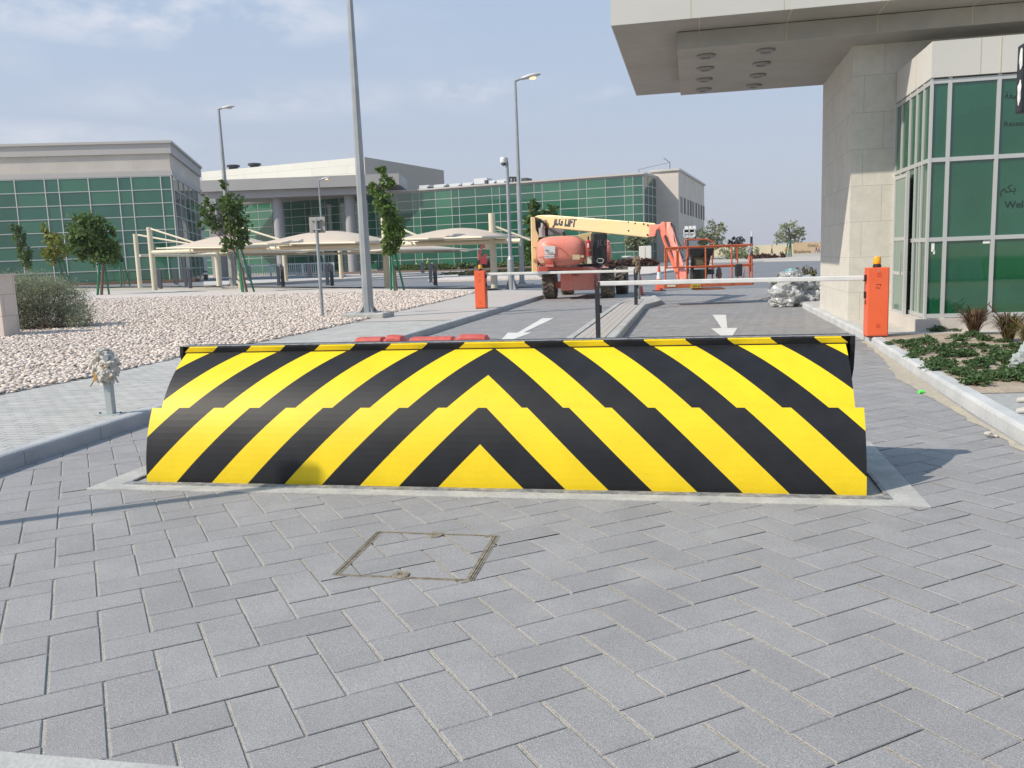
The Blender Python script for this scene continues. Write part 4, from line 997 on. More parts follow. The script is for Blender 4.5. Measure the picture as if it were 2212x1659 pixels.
carport('shade_carport', 'cream shade carport in front with tall masts and three domed fabric canopies',
    [(303, 619, 505), (335, 626, 490.5), (521, 621, 484), (837, 619, 469), (1068, 618, 460.6)],
    [(411, 583, 536, 534, 510, 2.6), (594, 836, 528, 524, 500, 2.8), (888, 1100, 519, 513, 494, 2.8)],
    [((327, 545), (1125, 520), .13, 0), ((432, 534), (905, 523), .09, -1.2)],
    [((325, 494), (425, 526), 0, 0), ((298, 507.5), (414, 528), -1.5, -1.5), ((505, 487), (612, 520), 0, 0), ((824, 475), (912, 514), 0, 0), ((1061, 486), (1146, 519), 0, -.5)], .17, fe)
carport('shade_carport', 'lower cream shade carport in the back row with thinner posts',
    [(474, 615, 543), (618, 606, 543), (738, 600, 541), (843, 594, 538)],
    [(640, 800, 541, 538, 526.5, 2.6), (800, 1000, 542, 541, 531, 2.6), (470, 650, 547, 545, 535, 2.6)],
    [((302, 552), (474, 551), .1, 0), ((474, 551), (843, 546), .1, 0), ((843, 546), (1010, 543), .08, 0)], [((925, 530), (990, 541), 0, 0)], .2, ((474, 615), (843, 597)))

# ------------------------------------------------------------------ poles
def lamp_pole(label, base, top, rb_, rt_, n, head, head_px, lit, footing=0):
    p = PT(*base, .13); Y = Vector(p).dot(Vector(HEAD)); z = D(*top, Y).z; h = z-p.z
    t = empty('street_lamp', label, 'street lamp', p, 0, 'street lamps')
    MB().tube([(0, 0, footing+.02), (0, 0, h)], [rb_, rt_], n, True).build('pole', GALV, t)
    m = MB(); m.box(-rb_*1.8, rb_*1.8, -rb_*1.8, rb_*1.8, footing+0, footing+.02); fp = m.build('foot_plate', GALV, t)
    if footing:
        MB().box(-.62, .55, -.42, .45, -.05, footing).build('footing', CONC, t, bevel=.02)
        for i in range(4):
            a = math.pi/4+i*math.pi/2; MB().slab([(rb_*math.cos(a)*.8, rb_*math.sin(a)*.8, footing+.02), (rb_*1.7*math.cos(a), rb_*1.7*math.sin(a), footing+.02), (rb_*math.cos(a)*.8, rb_*math.sin(a)*.8, footing+.22)], (.008, .008, 0)).build('gusset', GALV, t)
    if head:
        e = D(*head_px, Y-.0)-p; k = h*.012
        m = MB(); m.tube([(0, 0, h-.1), (0, 0, h+.02), (e.x*.25, e.y*.25, h+(e.z-h)*.55)], rt_*.9, 8); m.build('arm', GALV, t)
        m = MB(); L = Vector((e.x*.95, e.y*.95, e.z-h)); s0 = Vector((e.x*.2, e.y*.2, h+(e.z-h)*.4)); w_ = L.length*.30; dd = L.normalized(); sdv = Vector((-dd.y, dd.x, 0)).normalized()
        secs = [(0, .35, .3), (.15, .8, .7), (.5, 1, 1), (.85, .85, .75), (1, .4, .25)]; n_ = 10
        for s_, ww, hh in secs:
            for k2 in range(n_):
                a = 2*math.pi*k2/n_; c = s0+L*s_*.95+sdv*math.cos(a)*w_*ww*.8+Vector((0, 0, math.sin(a)*w_*.45*hh*(1 if math.sin(a) > 0 else .5))); m.v.append(tuple(c))
        for i in range(len(secs)-1):
            for k2 in range(n_): m.f.append((i*n_+k2, i*n_+(k2+1) % n_, (i+1)*n_+(k2+1) % n_, (i+1)*n_+k2)); m.mi.append(0); m.tone.append(.5)
        m.f += [tuple(range(n_)), tuple((len(secs)-1)*n_+k2 for k2 in range(n_))[::-1]]; m.mi += [0, 0]; m.tone += [.5]*2
        hd = m.build('lamp_head', M('lamp_head_grey', (.55, .56, .57), .5, .1), t, smooth=True)
        c = s0+L*.58-Vector((0, 0, w_*.24)); MB().lathe([(0, 0), (w_*.55, 0), (w_*.5, -w_*.12), (0, -w_*.2)], 12, tuple(c)).build('lamp_lens', lit, hd)
    return t
LIT = M('lit_lens', (.9, .7, .45), .3); b_ = LIT.node_tree.nodes['Principled BSDF']; b_.inputs['Emission Color'].default_value = (1, .62, .28, 1); b_.inputs['Emission Strength'].default_value = 1.6
UNL = M('lamp_lens_clear', (.6, .6, .58), .2)
lamp_pole('tallest octagonal steel lamp pole, nearest to the camera, on a concrete footing', (797, 686), (756, -60), .145, .07, 8, 1, (822, -84), UNL, .13)
lamp_pole('steel street lamp by the left tree with its head high above the carport', (504, 621), (474, 236), .23, .08, 8, 1, (503, 231), UNL, .1)
lamp_pole('steel street lamp with glowing head, right behind the dome camera pole', (1128, 616), (1113, 176), .135, .065, 8, 1, (1163, 164), LIT, .06)
lamp_pole('street lamp with glowing head in front of the left glass building corner', (401, 599), (382, 353), .14, .08, 8, 1, (404, 346), LIT, .1)
lamp_pole('distant street lamp before the entrance canopy, behind the grey back of a road sign', (702, 594), (690, 390), .15, .09, 8, 1, (711, 385), LIT, .1)
# dome camera pole
p = PT(1105, 626, .13); Y = Vector(p).dot(Vector(HEAD)); h = D(1095, 345, Y).z-p.z
t = empty('camera_pole', 'slimmer steel pole with a white dome camera on top left of the lamp pole', 'camera pole', p)
MB().tube([(0, 0, .02), (0, 0, 1.35), (0, 0, 1.5), (0, 0, h-.1)], [.15, .15, .085, .07], 14).build('pole', GALV, t, smooth=False)
MB().box(-.35, .35, -.35, .35, 0, .02).build('foot_plate', GALV, t)
for i in range(4):
    a = math.pi/4+i*math.pi/2; MB().slab([(.15*math.cos(a), .15*math.sin(a), .02), (.34*math.cos(a), .34*math.sin(a), .02), (.16*math.cos(a), .16*math.sin(a), .5)], (.01, .01, 0)).build('gusset', GALV, t)
m = MB().lathe([(0, h+.12), (.13, h+.10), (.15, h+.02), (.15, h-.12), (.12, h-.14)], 16, (-.14, -.05, 0)); m.build('camera_housing', M('housing_white', (.66, .66, .64), .4), t)
MB().lathe([(.12, h-.14), (.11, h-.2), (.06, h-.25), (0, h-.27)], 16, (-.14, -.05, 0)).build('camera_dome', M('dome_dark', (.06, .06, .07), .1), t, smooth=True)
MB().tube([(0, 0, h-.1), (0, 0, h+.05), (-.1, -.03, h+.08)], .05, 8).build('bracket', GALV, t)
# road sign seen from the back
p = PT(697, 685, .13); Y = Vector(p).dot(Vector(HEAD)); h = D(681, 473, Y).z-p.z
t = empty('road_sign', 'square grey road sign on a galvanised post seen from the back', 'road sign', p, YAW*0)
MB().tube([(0, 0, -.05), (0, 0, h)], .045, 12).build('post', GALV, t)
a, b = D(668, 504, Y+.06)-p, D(703, 468, Y+.06)-p
MB().box(a.x, b.x, .05, .056, a.z, b.z).build('sign_plate', M('sign_back', (.30, .29, .275), .6, .3, var=(.35, .34, .32), vscale=4), t, bevel=.003)
for zz in (a.z+.09, b.z-.09): MB().box(a.x+.08, b.x-.08, -.052, .05, zz-.014, zz+.014).build('clamp', GALV, t)

# ------------------------------------------------------------------ foliage
def leaf_cloud(blobs, n, size, seed, aspect=.55, up=.0, shell=.35, sub=.0):
    """small leaf quads spread through ellipsoid blobs, gathered in clumps"""
    g = np.random.RandomState(seed); w = np.array([b[3]*b[4]*b[5] for b in blobs])**.8; w = w/w.sum()
    pts = []
    for b, k in zip(blobs, (w*n).astype(int)+1):
        nc = max(4, k//14); u = g.normal(size=(nc, 3)); u /= np.linalg.norm(u, axis=1)[:, None]
        c = u*(shell+(1-shell)*g.rand(nc, 1)**.6)
        idx = g.randint(0, nc, k); p = c[idx]+g.normal(size=(k, 3))*.17
        pts.append(p*np.array(b[3:6])+np.array(b[:3]))
    p = np.concatenate(pts); n = len(p)
    a = g.normal(size=(n, 3)); a[:, 2] += up; a /= np.linalg.norm(a, axis=1)[:, None]
    b = g.normal(size=(n, 3)); b -= a*(a*b).sum(1)[:, None]; b /= np.linalg.norm(b, axis=1)[:, None]
    s = size*g.uniform(.6, 1.3, (n, 1)); c = np.cross(a, b)
    V = np.stack([p-a*s, p+b*s*aspect+c*s*.12, p+a*s, p-b*s*aspect+c*s*.12], 1).reshape(-1, 3)
    F = np.arange(4*n).reshape(n, 4); return V, F, np.repeat(g.rand(max(1, n//9+1)), 9)[:n]*.6+g.rand(n)*.4
def leafmat(name, c, attr=.55):
    m = M(name, c, .55, attr=attr, spec=.35); t = m.node_tree; b = t.nodes['Principled BSDF']
    tr = t.nodes.new('ShaderNodeBsdfTranslucent'); mxs = t.nodes.new('ShaderNodeMixShader'); mxs.inputs[0].default_value = .38
    src = b.inputs['Base Color'].links[0].from_socket; t.links.new(src, tr.inputs[0])
    o = t.nodes['Material Output']; t.links.new(b.outputs[0], mxs.inputs[1]); t.links.new(tr.outputs[0], mxs.inputs[2]); t.links.new(mxs.outputs[0], o.inputs[0])
    return m
LG = leafmat('leaf_green', (.095, .16, .042)); LG2 = leafmat('leaf_fresh', (.125, .21, .045)); LY = leafmat('leaf_yellow', (.20, .22, .03)); LO = leafmat('leaf_olive_hazed', (.27, .30, .18)); LDK = leafmat('leaf_dark', (.035, .05, .03))  # LO is paled to put distance haze into the far foliage colour
def tree(name, label, base, blobs_px, mat, n, leaf, seed, stakes=3, trunk_r=.05, group='staked young trees on the gravel', dY=None, off=.13):
    p = PT(*base, off); Y = Vector(p).dot(Vector(HEAD))
    if dY: q = D(base[0], base[1], dY); p = Vector((q.x, q.y, R(q.x, q.y)+off)); Y = dY
    t = empty(name, label, 'tree', p, 0, group); k = Y/FL; bl = []
    g = random.Random(seed)
    for (cx, cy, rx, ry) in blobs_px:
        q = D(cx, cy, Y)-p; dd = g.uniform(-.35, .35)*rx*k
        bl.append((q.x+HEAD[0]*dd, q.y+HEAD[1]*dd, q.z, rx*k, rx*k*.9, ry*k))
    V, F, T = leaf_cloud(bl, int(n*.72), leaf, seed, shell=.45); npmesh('crown', V, F, mat, t, T)
    top = max(bl, key=lambda b: b[2]); lowb = min(bl, key=lambda b: b[2]); m = MB()
    mid = Vector((lowb[0]*.7, lowb[1]*.7, lowb[2])); m.tube([(0, 0, -.05), (mid.x*.3+.03, mid.y*.3, mid.z*.5), mid, Vector((top[0], top[1], top[2]+top[5]*.3))], [trunk_r*1.3, trunk_r, trunk_r*.8, trunk_r*.25], 8)
    for b in bl:
        for _ in range(3):
            e = Vector((b[0]+g.uniform(-.7, .7)*b[3], b[1]+g.uniform(-.7, .7)*b[4], b[2]+g.uniform(-.4, .8)*b[5])); s0 = mid.lerp(Vector((top[0], top[1], top[2])), g.uniform(0, .6))
            if e.z < s0.z: s0 = mid*.9
            m.tube([s0, s0.lerp(e, .5)+Vector((0, 0, .05)), e], [trunk_r*.45, trunk_r*.3, trunk_r*.12], 5)
    m.build('trunk', BARK, t)
    for i in range(stakes):
        a = 6.28*i/max(1, stakes)+.6; r_ = .32+.05*Y/30; hh = lowb[2]*.95
        MB().tube([(r_*math.cos(a), r_*math.sin(a), -.05), (r_*.35*math.cos(a)+mid.x*.5, r_*.35*math.sin(a), hh)], .028+Y*.0005, 6).build('stake', STAKE, t)
    return t
tree('young_tree', 'fullest round crowned young tree on the gravel, left of the carport', (219, 637), [(190, 500, 38, 34), (215, 540, 36, 30), (170, 530, 30, 28), (232, 500, 18, 26), (200, 480, 22, 14), (235, 555, 22, 18), (160, 515, 18, 18)], LG, 4200, .14, 1, 3, .07)
tree('young_tree', 'yellowish young tree with sparse crown standing left of the round crowned tree', (141, 620), [(95, 492, 14, 10), (110, 508, 16, 12), (125, 535, 24, 26), (118, 552, 20, 18)], LY, 1700, .15, 2, 3, .06)
tree('young_tree', 'thin dull young tree behind the grey bush at far left', (58, 612), [(34, 492, 9, 14), (44, 515, 13, 22), (52, 545, 13, 26), (60, 570, 10, 14)], LG, 1500, .13, 3, 0, .05, dY=78)
tree('young_tree', 'smallest young tree, between the round crowned tree and the first carport mast', (268, 616), [(250, 535, 10, 16), (256, 555, 11, 16)], LG, 600, .12, 4, 3, .04, dY=74)
tree('young_tree', 'leaning young tree with split crown in front of the second lamp pole', (533, 631), [(448, 452, 18, 22), (455, 485, 20, 18), (500, 440, 27, 22), (505, 475, 26, 30), (515, 505, 22, 22), (522, 520, 14, 14), (487, 399, 12, 10), (490, 530, 18, 16), (430, 480, 10, 10)], LG, 3600, .11, 5, 3, .06)
tree('young_tree', 'tall slender fresh green young tree just right of the nearest lamp pole', (857, 629), [(822, 372, 14, 14), (835, 392, 15, 18), (808, 408, 14, 11), (825, 430, 20, 20), (838, 455, 22, 18), (845, 478, 22, 18), (852, 500, 24, 20), (846, 525, 22, 18), (838, 542, 14, 12)], LG2, 3800, .10, 6, 3, .05)
tree('tree', 'leafy tree standing behind the raised end of the boom lift', (1172, 600), [(1152, 445, 14, 14), (1188, 455, 18, 13), (1150, 475, 18, 18), (1178, 475, 22, 16), (1160, 505, 26, 24), (1155, 540, 24, 24)], LG, 2600, .17, 7, 0, .09, 'trees beyond the lift', 62)
tree('tree', 'low pale feathery tree behind the white cabinet and boom lift', (1388, 566), [(1375, 520, 26, 13), (1395, 514, 22, 11), (1366, 530, 18, 10)], LO, 1300, .3, 8, 0, .12, 'trees beyond the lift', 133)
tree('tree', 'pale feathery tree at the corner of the middle building behind the lift basket', (1540, 560), [(1535, 500, 26, 20), (1520, 510, 20, 18), (1555, 510, 16, 20), (1540, 525, 26, 16), (1545, 486, 14, 9)], LO, 1500, .24, 9, 0, .15, 'trees beyond the lift', 140)
tree('tree', 'umbrella shaped tree with green stakes beside the far hoarding', (1703, 557), [(1705, 498, 28, 16), (1725, 510, 18, 12), (1690, 512, 20, 13), (1700, 487, 14, 8), (1712, 518, 24, 8), (1730, 500, 12, 8)], LO, 1250, .21, 10, 3, .13, 'trees beyond the lift', 135)
tree('tree', 'dark bare looking tree beyond the lift basket, by the distant black lamp', (1600, 556), [(1580, 517, 9, 9), (1598, 518, 10, 9), (1590, 525, 16, 8), (1575, 530, 9, 8)], LDK, 420, .22, 12, 0, .12, 'trees beyond the lift', 150)
# big grey bush
p = PT(96, 712); Y = Vector(p).dot(Vector(HEAD)); t = empty('bush', 'large soft grey green bush at the left edge of the gravel', 'bush', p); k = Y/FL
bl = []
for cx, cy, rx, ry in ((60, 636, 78, 46), (125, 648, 64, 46), (30, 660, 60, 52), (160, 675, 38, 28), (90, 685, 80, 30), (140, 630, 30, 20), (-20, 650, 60, 60), (75, 615, 45, 20), (175, 690, 30, 22), (20, 615, 40, 22), (110, 610, 22, 14), (195, 700, 16, 14)):
    q = D(cx, cy, Y+rnd.uniform(-.3, .5))-p; bl.append((q.x, q.y, q.z, rx*k, rx*k, ry*k))
V, F, T = leaf_cloud(bl, 34000, .036, 21, .22, .8, .45); npmesh('foliage', V, F, leafmat('leaf_grey', (.30, .33, .22), .5), t, T)
g = random.Random(5); m = MB()
for i in range(60):
    a = g.uniform(0, 6.28); b = g.choice(bl); e = Vector((b[0]+b[3]*.8*math.cos(a), b[1]+b[4]*.8*math.sin(a), max(.1, b[2]+b[5]*g.uniform(-.3, 1.02)))); m.tube([(g.uniform(-.5, .5), g.uniform(-.4, .4), 0), e*.6, e], [.012, .008, .004], 4)
m.build('stem', BARK, t)
# stone gatepost at the left edge
p = PT(10, 729); t = empty('stone_pillar', 'pale stone pillar cut off by the left edge of the view', 'pillar', p)
zt_ = D(5, 596, Vector(p).dot(Vector(HEAD))).z-p.z
MB().box(-1.2, .09, -.1, .4, -.05, zt_).build('shaft', stone('pillar_stone', (.60, .52, .46), (.54, .47, .42), .7, .5, (.7, .68, .65), .01), t)
MB().box(-1.23, .12, -.13, .43, zt_, zt_+.05).build('capstone', MATS['pillar_stone'], t)

# ------------------------------------------------------------------ planting at right
GC = leafmat('ground_cover_leaf', (.085, .15, .055)); protos = []
for s_ in range(4):
    g = np.random.RandomState(40+s_); bl = [(g.uniform(-.12, .12), g.uniform(-.1, .1), .035+g.uniform(0, .02), g.uniform(.08, .14), g.uniform(.07, .12), g.uniform(.035, .06)) for _ in range(4)]
    V, F, T = leaf_cloud(bl, 520, .017, 50+s_, .75, .5, .2); t = empty('ground_cover_plant', 'tmp', 'plant', (0, 0, 0), 0, 'low green ground cover plants in the sandy bed'); t['label'] = 'low creeping green plant in the sandy bed by the gatehouse'
    npmesh('leaves', V, F, GC, t, T)
    m = MB()
    for i in range(7): a = i*.9+s_; m.tube([(0, 0, -.01), (.08*math.cos(a), .07*math.sin(a), .03), (.15*math.cos(a), .13*math.sin(a), .035)], .004, 4)
    m.build('stem', BARK, t); protos.append(t)
zq = lambda x, y: (1728.2+.21876*x, 656.7+.21876*y)     # 560/2212*.8641
spots = [(1380, 270, 1.1), (960, 390, .8), (1200, 400, 1.2), (1290, 380, 1.0), (1340, 460, 1.2), (1080, 440, 1), (1180, 500, 1), (1250, 480, 1), (1600, 360, 1.1), (1700, 330, 1.), (1540, 270, .6), (1680, 300, .8), (1830, 360, 1.1), (1740, 440, 1), (1550, 430, 1.1), (1480, 520, 1.3), (1560, 520, 1), (1660, 510, 1.2), (1340, 590, 1.1), (1420, 630, 1.1), (1360, 650, 1), (1480, 640, 1), (1540, 700, 1.1), (1620, 690, .8), (1690, 610, 1.1), (1790, 590, 1), (1740, 640, .9), (1900, 500, 1.1), (2010, 560, 1.3), (2100, 530, 1.3), (2170, 500, 1), (2060, 590, 1), (1700, 800, 1.1), (1800, 800, 1.1), (1800, 710, .9), (1950, 760, 1), (2050, 750, 1.2), (2150, 730, 1.2), (2030, 650, .8), (1950, 690, .7), (1890, 440, .6), (2050, 440, .8), (2190, 440, 1), (2180, 600, .9), (1130, 530, .7), (880, 400, .6), (1980, 380, .7), (2260, 680, 1.2), (2300, 560, 1.2), (2280, 760, 1)]
grnd = random.Random(9)
ORD = ['first', 'second', 'third', 'fourth', 'fifth', 'sixth', 'seventh', 'eighth', 'ninth']
_rows = sorted(spots, key=lambda q: -q[1]); _rows = [sorted(_rows[k:k+8], key=lambda q: q[0]) for k in range(0, len(_rows), 8)]
GCL = {(q[0], q[1]): 'low green plant, %s from left in the %s row from the kerb' % (ORD[n_], ORD[k]) for k, rw in enumerate(_rows) for n_, q in enumerate(rw)}
def gclabel(x, y, s_): return GCL[(x, y)]
for i, (x, y, s_) in enumerate(spots):
    q = P(*zq(x, y), .135); t = protos[i] if i < 4 else dup(protos[i % 4], q); t['label'] = gclabel(x, y, s_); t.location = (q.x, q.y, .137); t.rotation_euler.z = grnd.uniform(0, 6.28); t.scale = (s_*.86, s_*.8, s_*.8)

def tuft(label, px, py, wpx, hpx, cols_, n, seed):
    p = P(px, py, .137); k = Vector(p).dot(Vector(HEAD))/FL; g = random.Random(seed); t = empty('fountain_grass', label, 'ornamental grass', p, 0, 'reddish grass tufts before the gatehouse')
    m = MB()
    for i in range(n):
        a = g.uniform(0, 6.28); L = hpx*k*g.uniform(.55, 1.1); sp = wpx*k*.5*g.uniform(.1, 1.)**.7; r0 = g.uniform(0, .05); wd = g.uniform(.0035, .007); m.cm = 0 if g.random() < .7 else 1
        d = Vector((math.cos(a), math.sin(a), 0)); sd = Vector((-d.y, d.x, 0)); pts = [d*r0, d*(r0+sp*.35)+Vector((0, 0, L*.6)), d*(r0+sp*.8)+Vector((0, 0, L*(.95 if g.random() < .6 else .8))), d*(r0+sp*1.1)+Vector((0, 0, L*g.uniform(.55, 1.0)))]
        vs = []
        for q, ww in zip(pts, (1, .9, .6, .1)): vs += [q-sd*wd*ww, q+sd*wd*ww]
        m.add(vs, [(0, 1, 3, 2), (2, 3, 5, 4), (4, 5, 7, 6)], g.random())
    m.build('blades', cols_, t); 
    h = MB()
    for i in range(8):
        a = g.uniform(0, 6.28); e = Vector((math.cos(a)*wpx*k*.55, math.sin(a)*wpx*k*.4, hpx*k*g.uniform(.9, 1.35))); h.tube([(0, 0, 0), (e.x*.4, e.y*.4, e.z*.65), e*.93, e], [.003, .003, .008, .002], 5)
    h.build('plume', cols_[0], t)
GR = leafmat('grass_red', (.115, .055, .035), .5); GY = leafmat('grass_tan', (.22, .17, .07), .5); GG = leafmat('grass_green', (.12, .15, .04), .5)
tuft('reddish brown grass tuft nearest the glazed corner of the gatehouse', 2104, 722, 78, 56, [GR, GY], 420, 1)
tuft('brown and yellow grass tuft at the right edge, right of the red one', 2178, 738, 84, 62, [GR, GG], 460, 2)
tuft('yellow green grass tuft lowest at the right edge of the bed', 2222, 748, 70, 50, [GY, GG], 360, 3)
q = P(1990, 850, .002); t = empty('bottle_cap', 'small bright green plastic scrap on the pavers near the right kerb', 'litter', (q.x, q.y, .004), .4)
MB().lathe([(.015, -.028), (.018, -.028), (.018, .028), (.013, .032), (.0, .032)], 12, (0, 0, .016), 'x').build('scrap', M('lime_plastic', (.12, .85, .10), .4), t)
WS = M('scrap_white', (.48, .45, .40), .7)
for px, py, s_, lab in ((2212, 868, .07, 'crumpled white scrap on the paving right of the kerb, upper one'), (2208, 892, .055, 'flat pale board scrap on the paving right of the kerb, lower one')):
    q = P(px, py, .135); t = empty('litter_scrap', lab, 'litter', (q.x, q.y, .137)); MB().slab([(-s_, -s_*.3, .0), (s_, -s_*.45, .01), (s_*1.1, s_*.3, .04), (-s_*.7, s_*.25, .02)], (0, 0, .012)).build('scrap', WS, t)
q = P(2140, 945, 0); crumple('pebble_rubble', [((q.x-.02, q.y, .03), (.03, .025, .022)), ((q.x+.04, q.y, .012), (.018, .018, .012))], WS, None, 2, .3, 9, label='small lump of broken mortar against the foot of the right kerb', cat='rubble')
CL = M('clear_film', (.34, .38, .37), .3)
_q = P(2208, 800, .14)
crumple('plastic_sheet', [((_q.x, _q.y, .24), (.10, .10, .09)), ((_q.x+.06, _q.y, .32), (.10, .10, .12)), ((_q.x-.02, _q.y, .19), (.12, .10, .05))], CL, None, 3, .6, 6, 2.5, label='crumpled clear plastic sheet at the right edge of the sandy bed', cat='plastic sheet')

# ------------------------------------------------------------------ heap of plastic at the pier
p = P(1700, 664, .0); Y = Vector(p).dot(Vector(HEAD)); t = empty('plastic_heap', 'heap of crumpled clear plastic wrapping bags beside the stone pier', 'plastic heap', (p.x, p.y, 0)); k = Y/FL
PLM = M('clear_wrap', (.30, .31, .31), .18, var=(.50, .51, .51), vscale=9, bump=.6, bscale=14, coat=.6)
for n_, (cx, cy, rx, ry) in enumerate(((1700, 636, 34, 26), (1745, 640, 30, 24), (1690, 652, 26, 14), (1728, 620, 30, 26), (1706, 604, 26, 20), (1765, 630, 22, 26), (1735, 650, 26, 14), (1715, 592, 18, 10))):
    q = D(cx, cy, Y+.3+.2*(n_ % 2))-Vector((p.x, p.y, 0)); crumple('plastic_bag', [((q.x, q.y, max(q.z, ry*k*.8)), (rx*k, rx*k*.8, ry*k))], PLM, t, 4, .38, 30+n_, 2.0)
q = D(1708, 586, Y+.3)-Vector((p.x, p.y, 0)); crumple('blue_wrap', [((q.x, q.y, q.z), (.14, .1, .07))], M('blue_film', (.25, .50, .55), .35), t, 3, .4, 50)
q = P(1655, 648, .0); t = empty('loose_strap', 'loose pale strips of packing trailing from the plastic heap', 'litter', (q.x, q.y, 0)); m = MB()
for i in range(5): m.tube([(rnd.uniform(-.3, .3), rnd.uniform(-.1, .2), .02), (.3+rnd.uniform(-.1, .2), .3, .12), (.8, .3+rnd.uniform(-.2, .3), .25+rnd.uniform(0, .2))], .015, 5)
m.build('strips', WS, t)

# ------------------------------------------------------------------ traffic cones, cabinet, bollards, railing
CRD = M('cone_red', (.62, .09, .06), .5); CWH = M('cone_white', (.66, .66, .68), .4)
def cone(px, py, pt, label, off=.0):
    p = PT(px, py, off); Y = Vector(p).dot(Vector(HEAD)); h = D(px, pt, Y).z-p.z; t = empty('traffic_cone', label, 'traffic cone', p, .3, 'red and white traffic cones')
    b = h*.22; MB().bbox(-b, b, -b, b, 0, h*.04, .02).build('base', BLACKP, t)
    r = lambda f: h*(.155*(1-f)+.03*f); seg = lambda a, c, m_, n_: MB().lathe([(r(a), h*(.04+.96*a)), (r(c), h*(.04+.96*c))], 20).build(n_, m_, t)
    seg(0, .34, CRD, 'cone_body'); seg(.34, .44, CRD, 'cone_body'); seg(.44, .72, CWH, 'reflective_band'); seg(.72, 1., CRD, 'cone_tip')
cone(1424, 629, 572, 'red and white traffic cone standing before the lift basket')
cone(1384, 638, 596, 'traffic cone mostly hidden behind the black island post')
cone(355, 600, 579.5, 'small traffic cone before the left glass building', .13)
p = D(1395, 567, 120); t = empty('white_cabinet', 'tall white cabinet standing before the middle glass building', 'cabinet', (p.x, p.y, .16)); a, b = D(1381, 567, 120)-p, D(1407, 529, 120)-p
MB().bbox(a.x, b.x, -.6, .6, 0, b.z-a.z, .04).build('casing', M('cabinet_white', (.70, .69, .63), .5), t); MB().box(a.x*.03-.02, a.x*.03+.02, -.615, -.6, .1, (b.z-a.z)*.95).build('door_seam', DARK, t)
BOL = M('bollard_dark', (.06, .068, .085), .45, .2)
pp = []
for i, (xa, ya, xb, yb2, yt, lab) in enumerate(((342, 622, 348, 624, 580, 'leftmost dark slab post pair, against the second carport mast'), (379, 613, 383, 615, 580, 'dark slab post pair second from the left under the carport'), (403, 621, 412, 623, 579, 'dark slab post pair at the foot of the corner street lamp'), (603, 617, 612, 619, 571.5, 'dark post pair in the middle before the white railing'), (708, 616, 718, 617.5, 569, 'dark post pair right of the square sign post'), (931, 610, 941, 616.5, 566.5, 'dark post pair left of the left barrier machine'), (780, 593.5, 784, 594, 568, 'small far dark post pair behind the nearest lamp pole'), (911, 589, 915, 589.5, 565, 'small far dark post pair near the people by the glass'), (537, 606, 541, 607, 573, 'dark post pair at the left end of the white railing'), (667, 599, 671, 599.5, 570, 'dark post pair halfway along the white railing'))):
    A_, B_ = PT(xa, ya, .13), PT(xb, yb2, .13); h = D(xa, yt, Vector(A_).dot(Vector(HEAD))).z-A_.z; c = (A_+B_)/2
    t = empty('post_pair', lab, 'bollard', c, 0, 'dark slab posts in pairs beside the parking bays')
    for q in (A_, B_):
        o = q-c; wv = .11; MB().slab([(o.x-wv, o.y-.05, 0), (o.x+wv, o.y-.05, 0), (o.x+wv, o.y-.05, h-.12), (o.x-wv, o.y-.05, h)], (0, .1, 0)).build('slab_post', BOL, t, bevel=.01)
    MB().bar((A_-c)+Vector((0, 0, .08)), (B_-c)+Vector((0, 0, .08)), .06).build('foot_bar', BOL, t)
p = PT(445, 605, .13); t = empty('bollard', 'round black bollard with a white top beside the glass building corner', 'bollard', p)
h = D(445, 585, Vector(p).dot(Vector(HEAD))).z-p.z; MB().lathe([(.2, 0), (.2, h*.62)], 14).build('post', BLACKP, t); MB().lathe([(.2, h*.625), (.2, h*.8)], 14).build('band', CWH, t); MB().lathe([(.2, h*.805), (.2, h*.97), (.1, h), (0, h)], 14).build('cap', BLACKP, t)
# white railing in panels
ra, rb2 = PT(507, 600.5, .13), PT(722, 594.5, .13); 
for i, (f0, f1, lab) in enumerate(((0, .36, 'left panel of the low white railing under the carport'), (.37, .68, 'middle panel of the low white railing under the carport'), (.69, 1, 'right panel of the low white railing under the carport'))):
    a, b = ra.lerp(rb2, f0), ra.lerp(rb2, f1); t = empty('railing_panel', lab, 'railing', a, 0, 'white railing panels under the carport'); L = b-a; n_ = 15; hh = 1.45
    MB().bar((0, 0, hh), L+Vector((0, 0, hh)), .1).build('top_rail', WHITE, t); MB().bar((0, 0, .25), L+Vector((0, 0, .25)), .07).build('bottom_rail', WHITE, t)
    for k2 in range(n_+1): q = L*(k2/n_); w_ = .13 if k2 % n_ == 0 else .07; z0 = 0 if k2 % n_ == 0 else .25; MB().bar((q.x, q.y, q.z+z0), (q.x, q.y, q.z+hh), w_).build('post' if w_ > .1 else 'baluster', WHITE, t)
# distant black lamp, white topped pole, raised work basket
p = D(1591, 556, 120); t = empty('black_lamp', 'distant black street lamp beyond the lift basket', 'street lamp', (p.x, p.y, .1)); q = D(1591, 508, 120)-p
MB().tube([(0, 0, 0), (0, 0, q.z)], .16, 8).build('pole', DARK, t); MB().tube([(0, 0, q.z), (.3, 0, q.z+.1), (.45, 0, q.z-.1)], .1, 6).build('arm', DARK, t); MB().lathe([(.1, -.1), (.5, -.25), (.45, -.5), (0, -.6)], 12, (.55, 0, q.z)).build('lamp_head', DARK, t)
p = D(1623, 575, 60); t = empty('slim_pole', 'slim dark pole with a white tip rising behind the lift basket', 'pole', (p.x, p.y, 0)); q1, q2 = D(1623, 511, 60).z, D(1623, 499, 60).z
MB().tube([(0, 0, 0), (0, 0, q1)], .09, 8).build('pole', DARK, t); MB().tube([(0, 0, q1), (0, 0, q2)], [.05, .03], 8).build('tip', CWH, t)
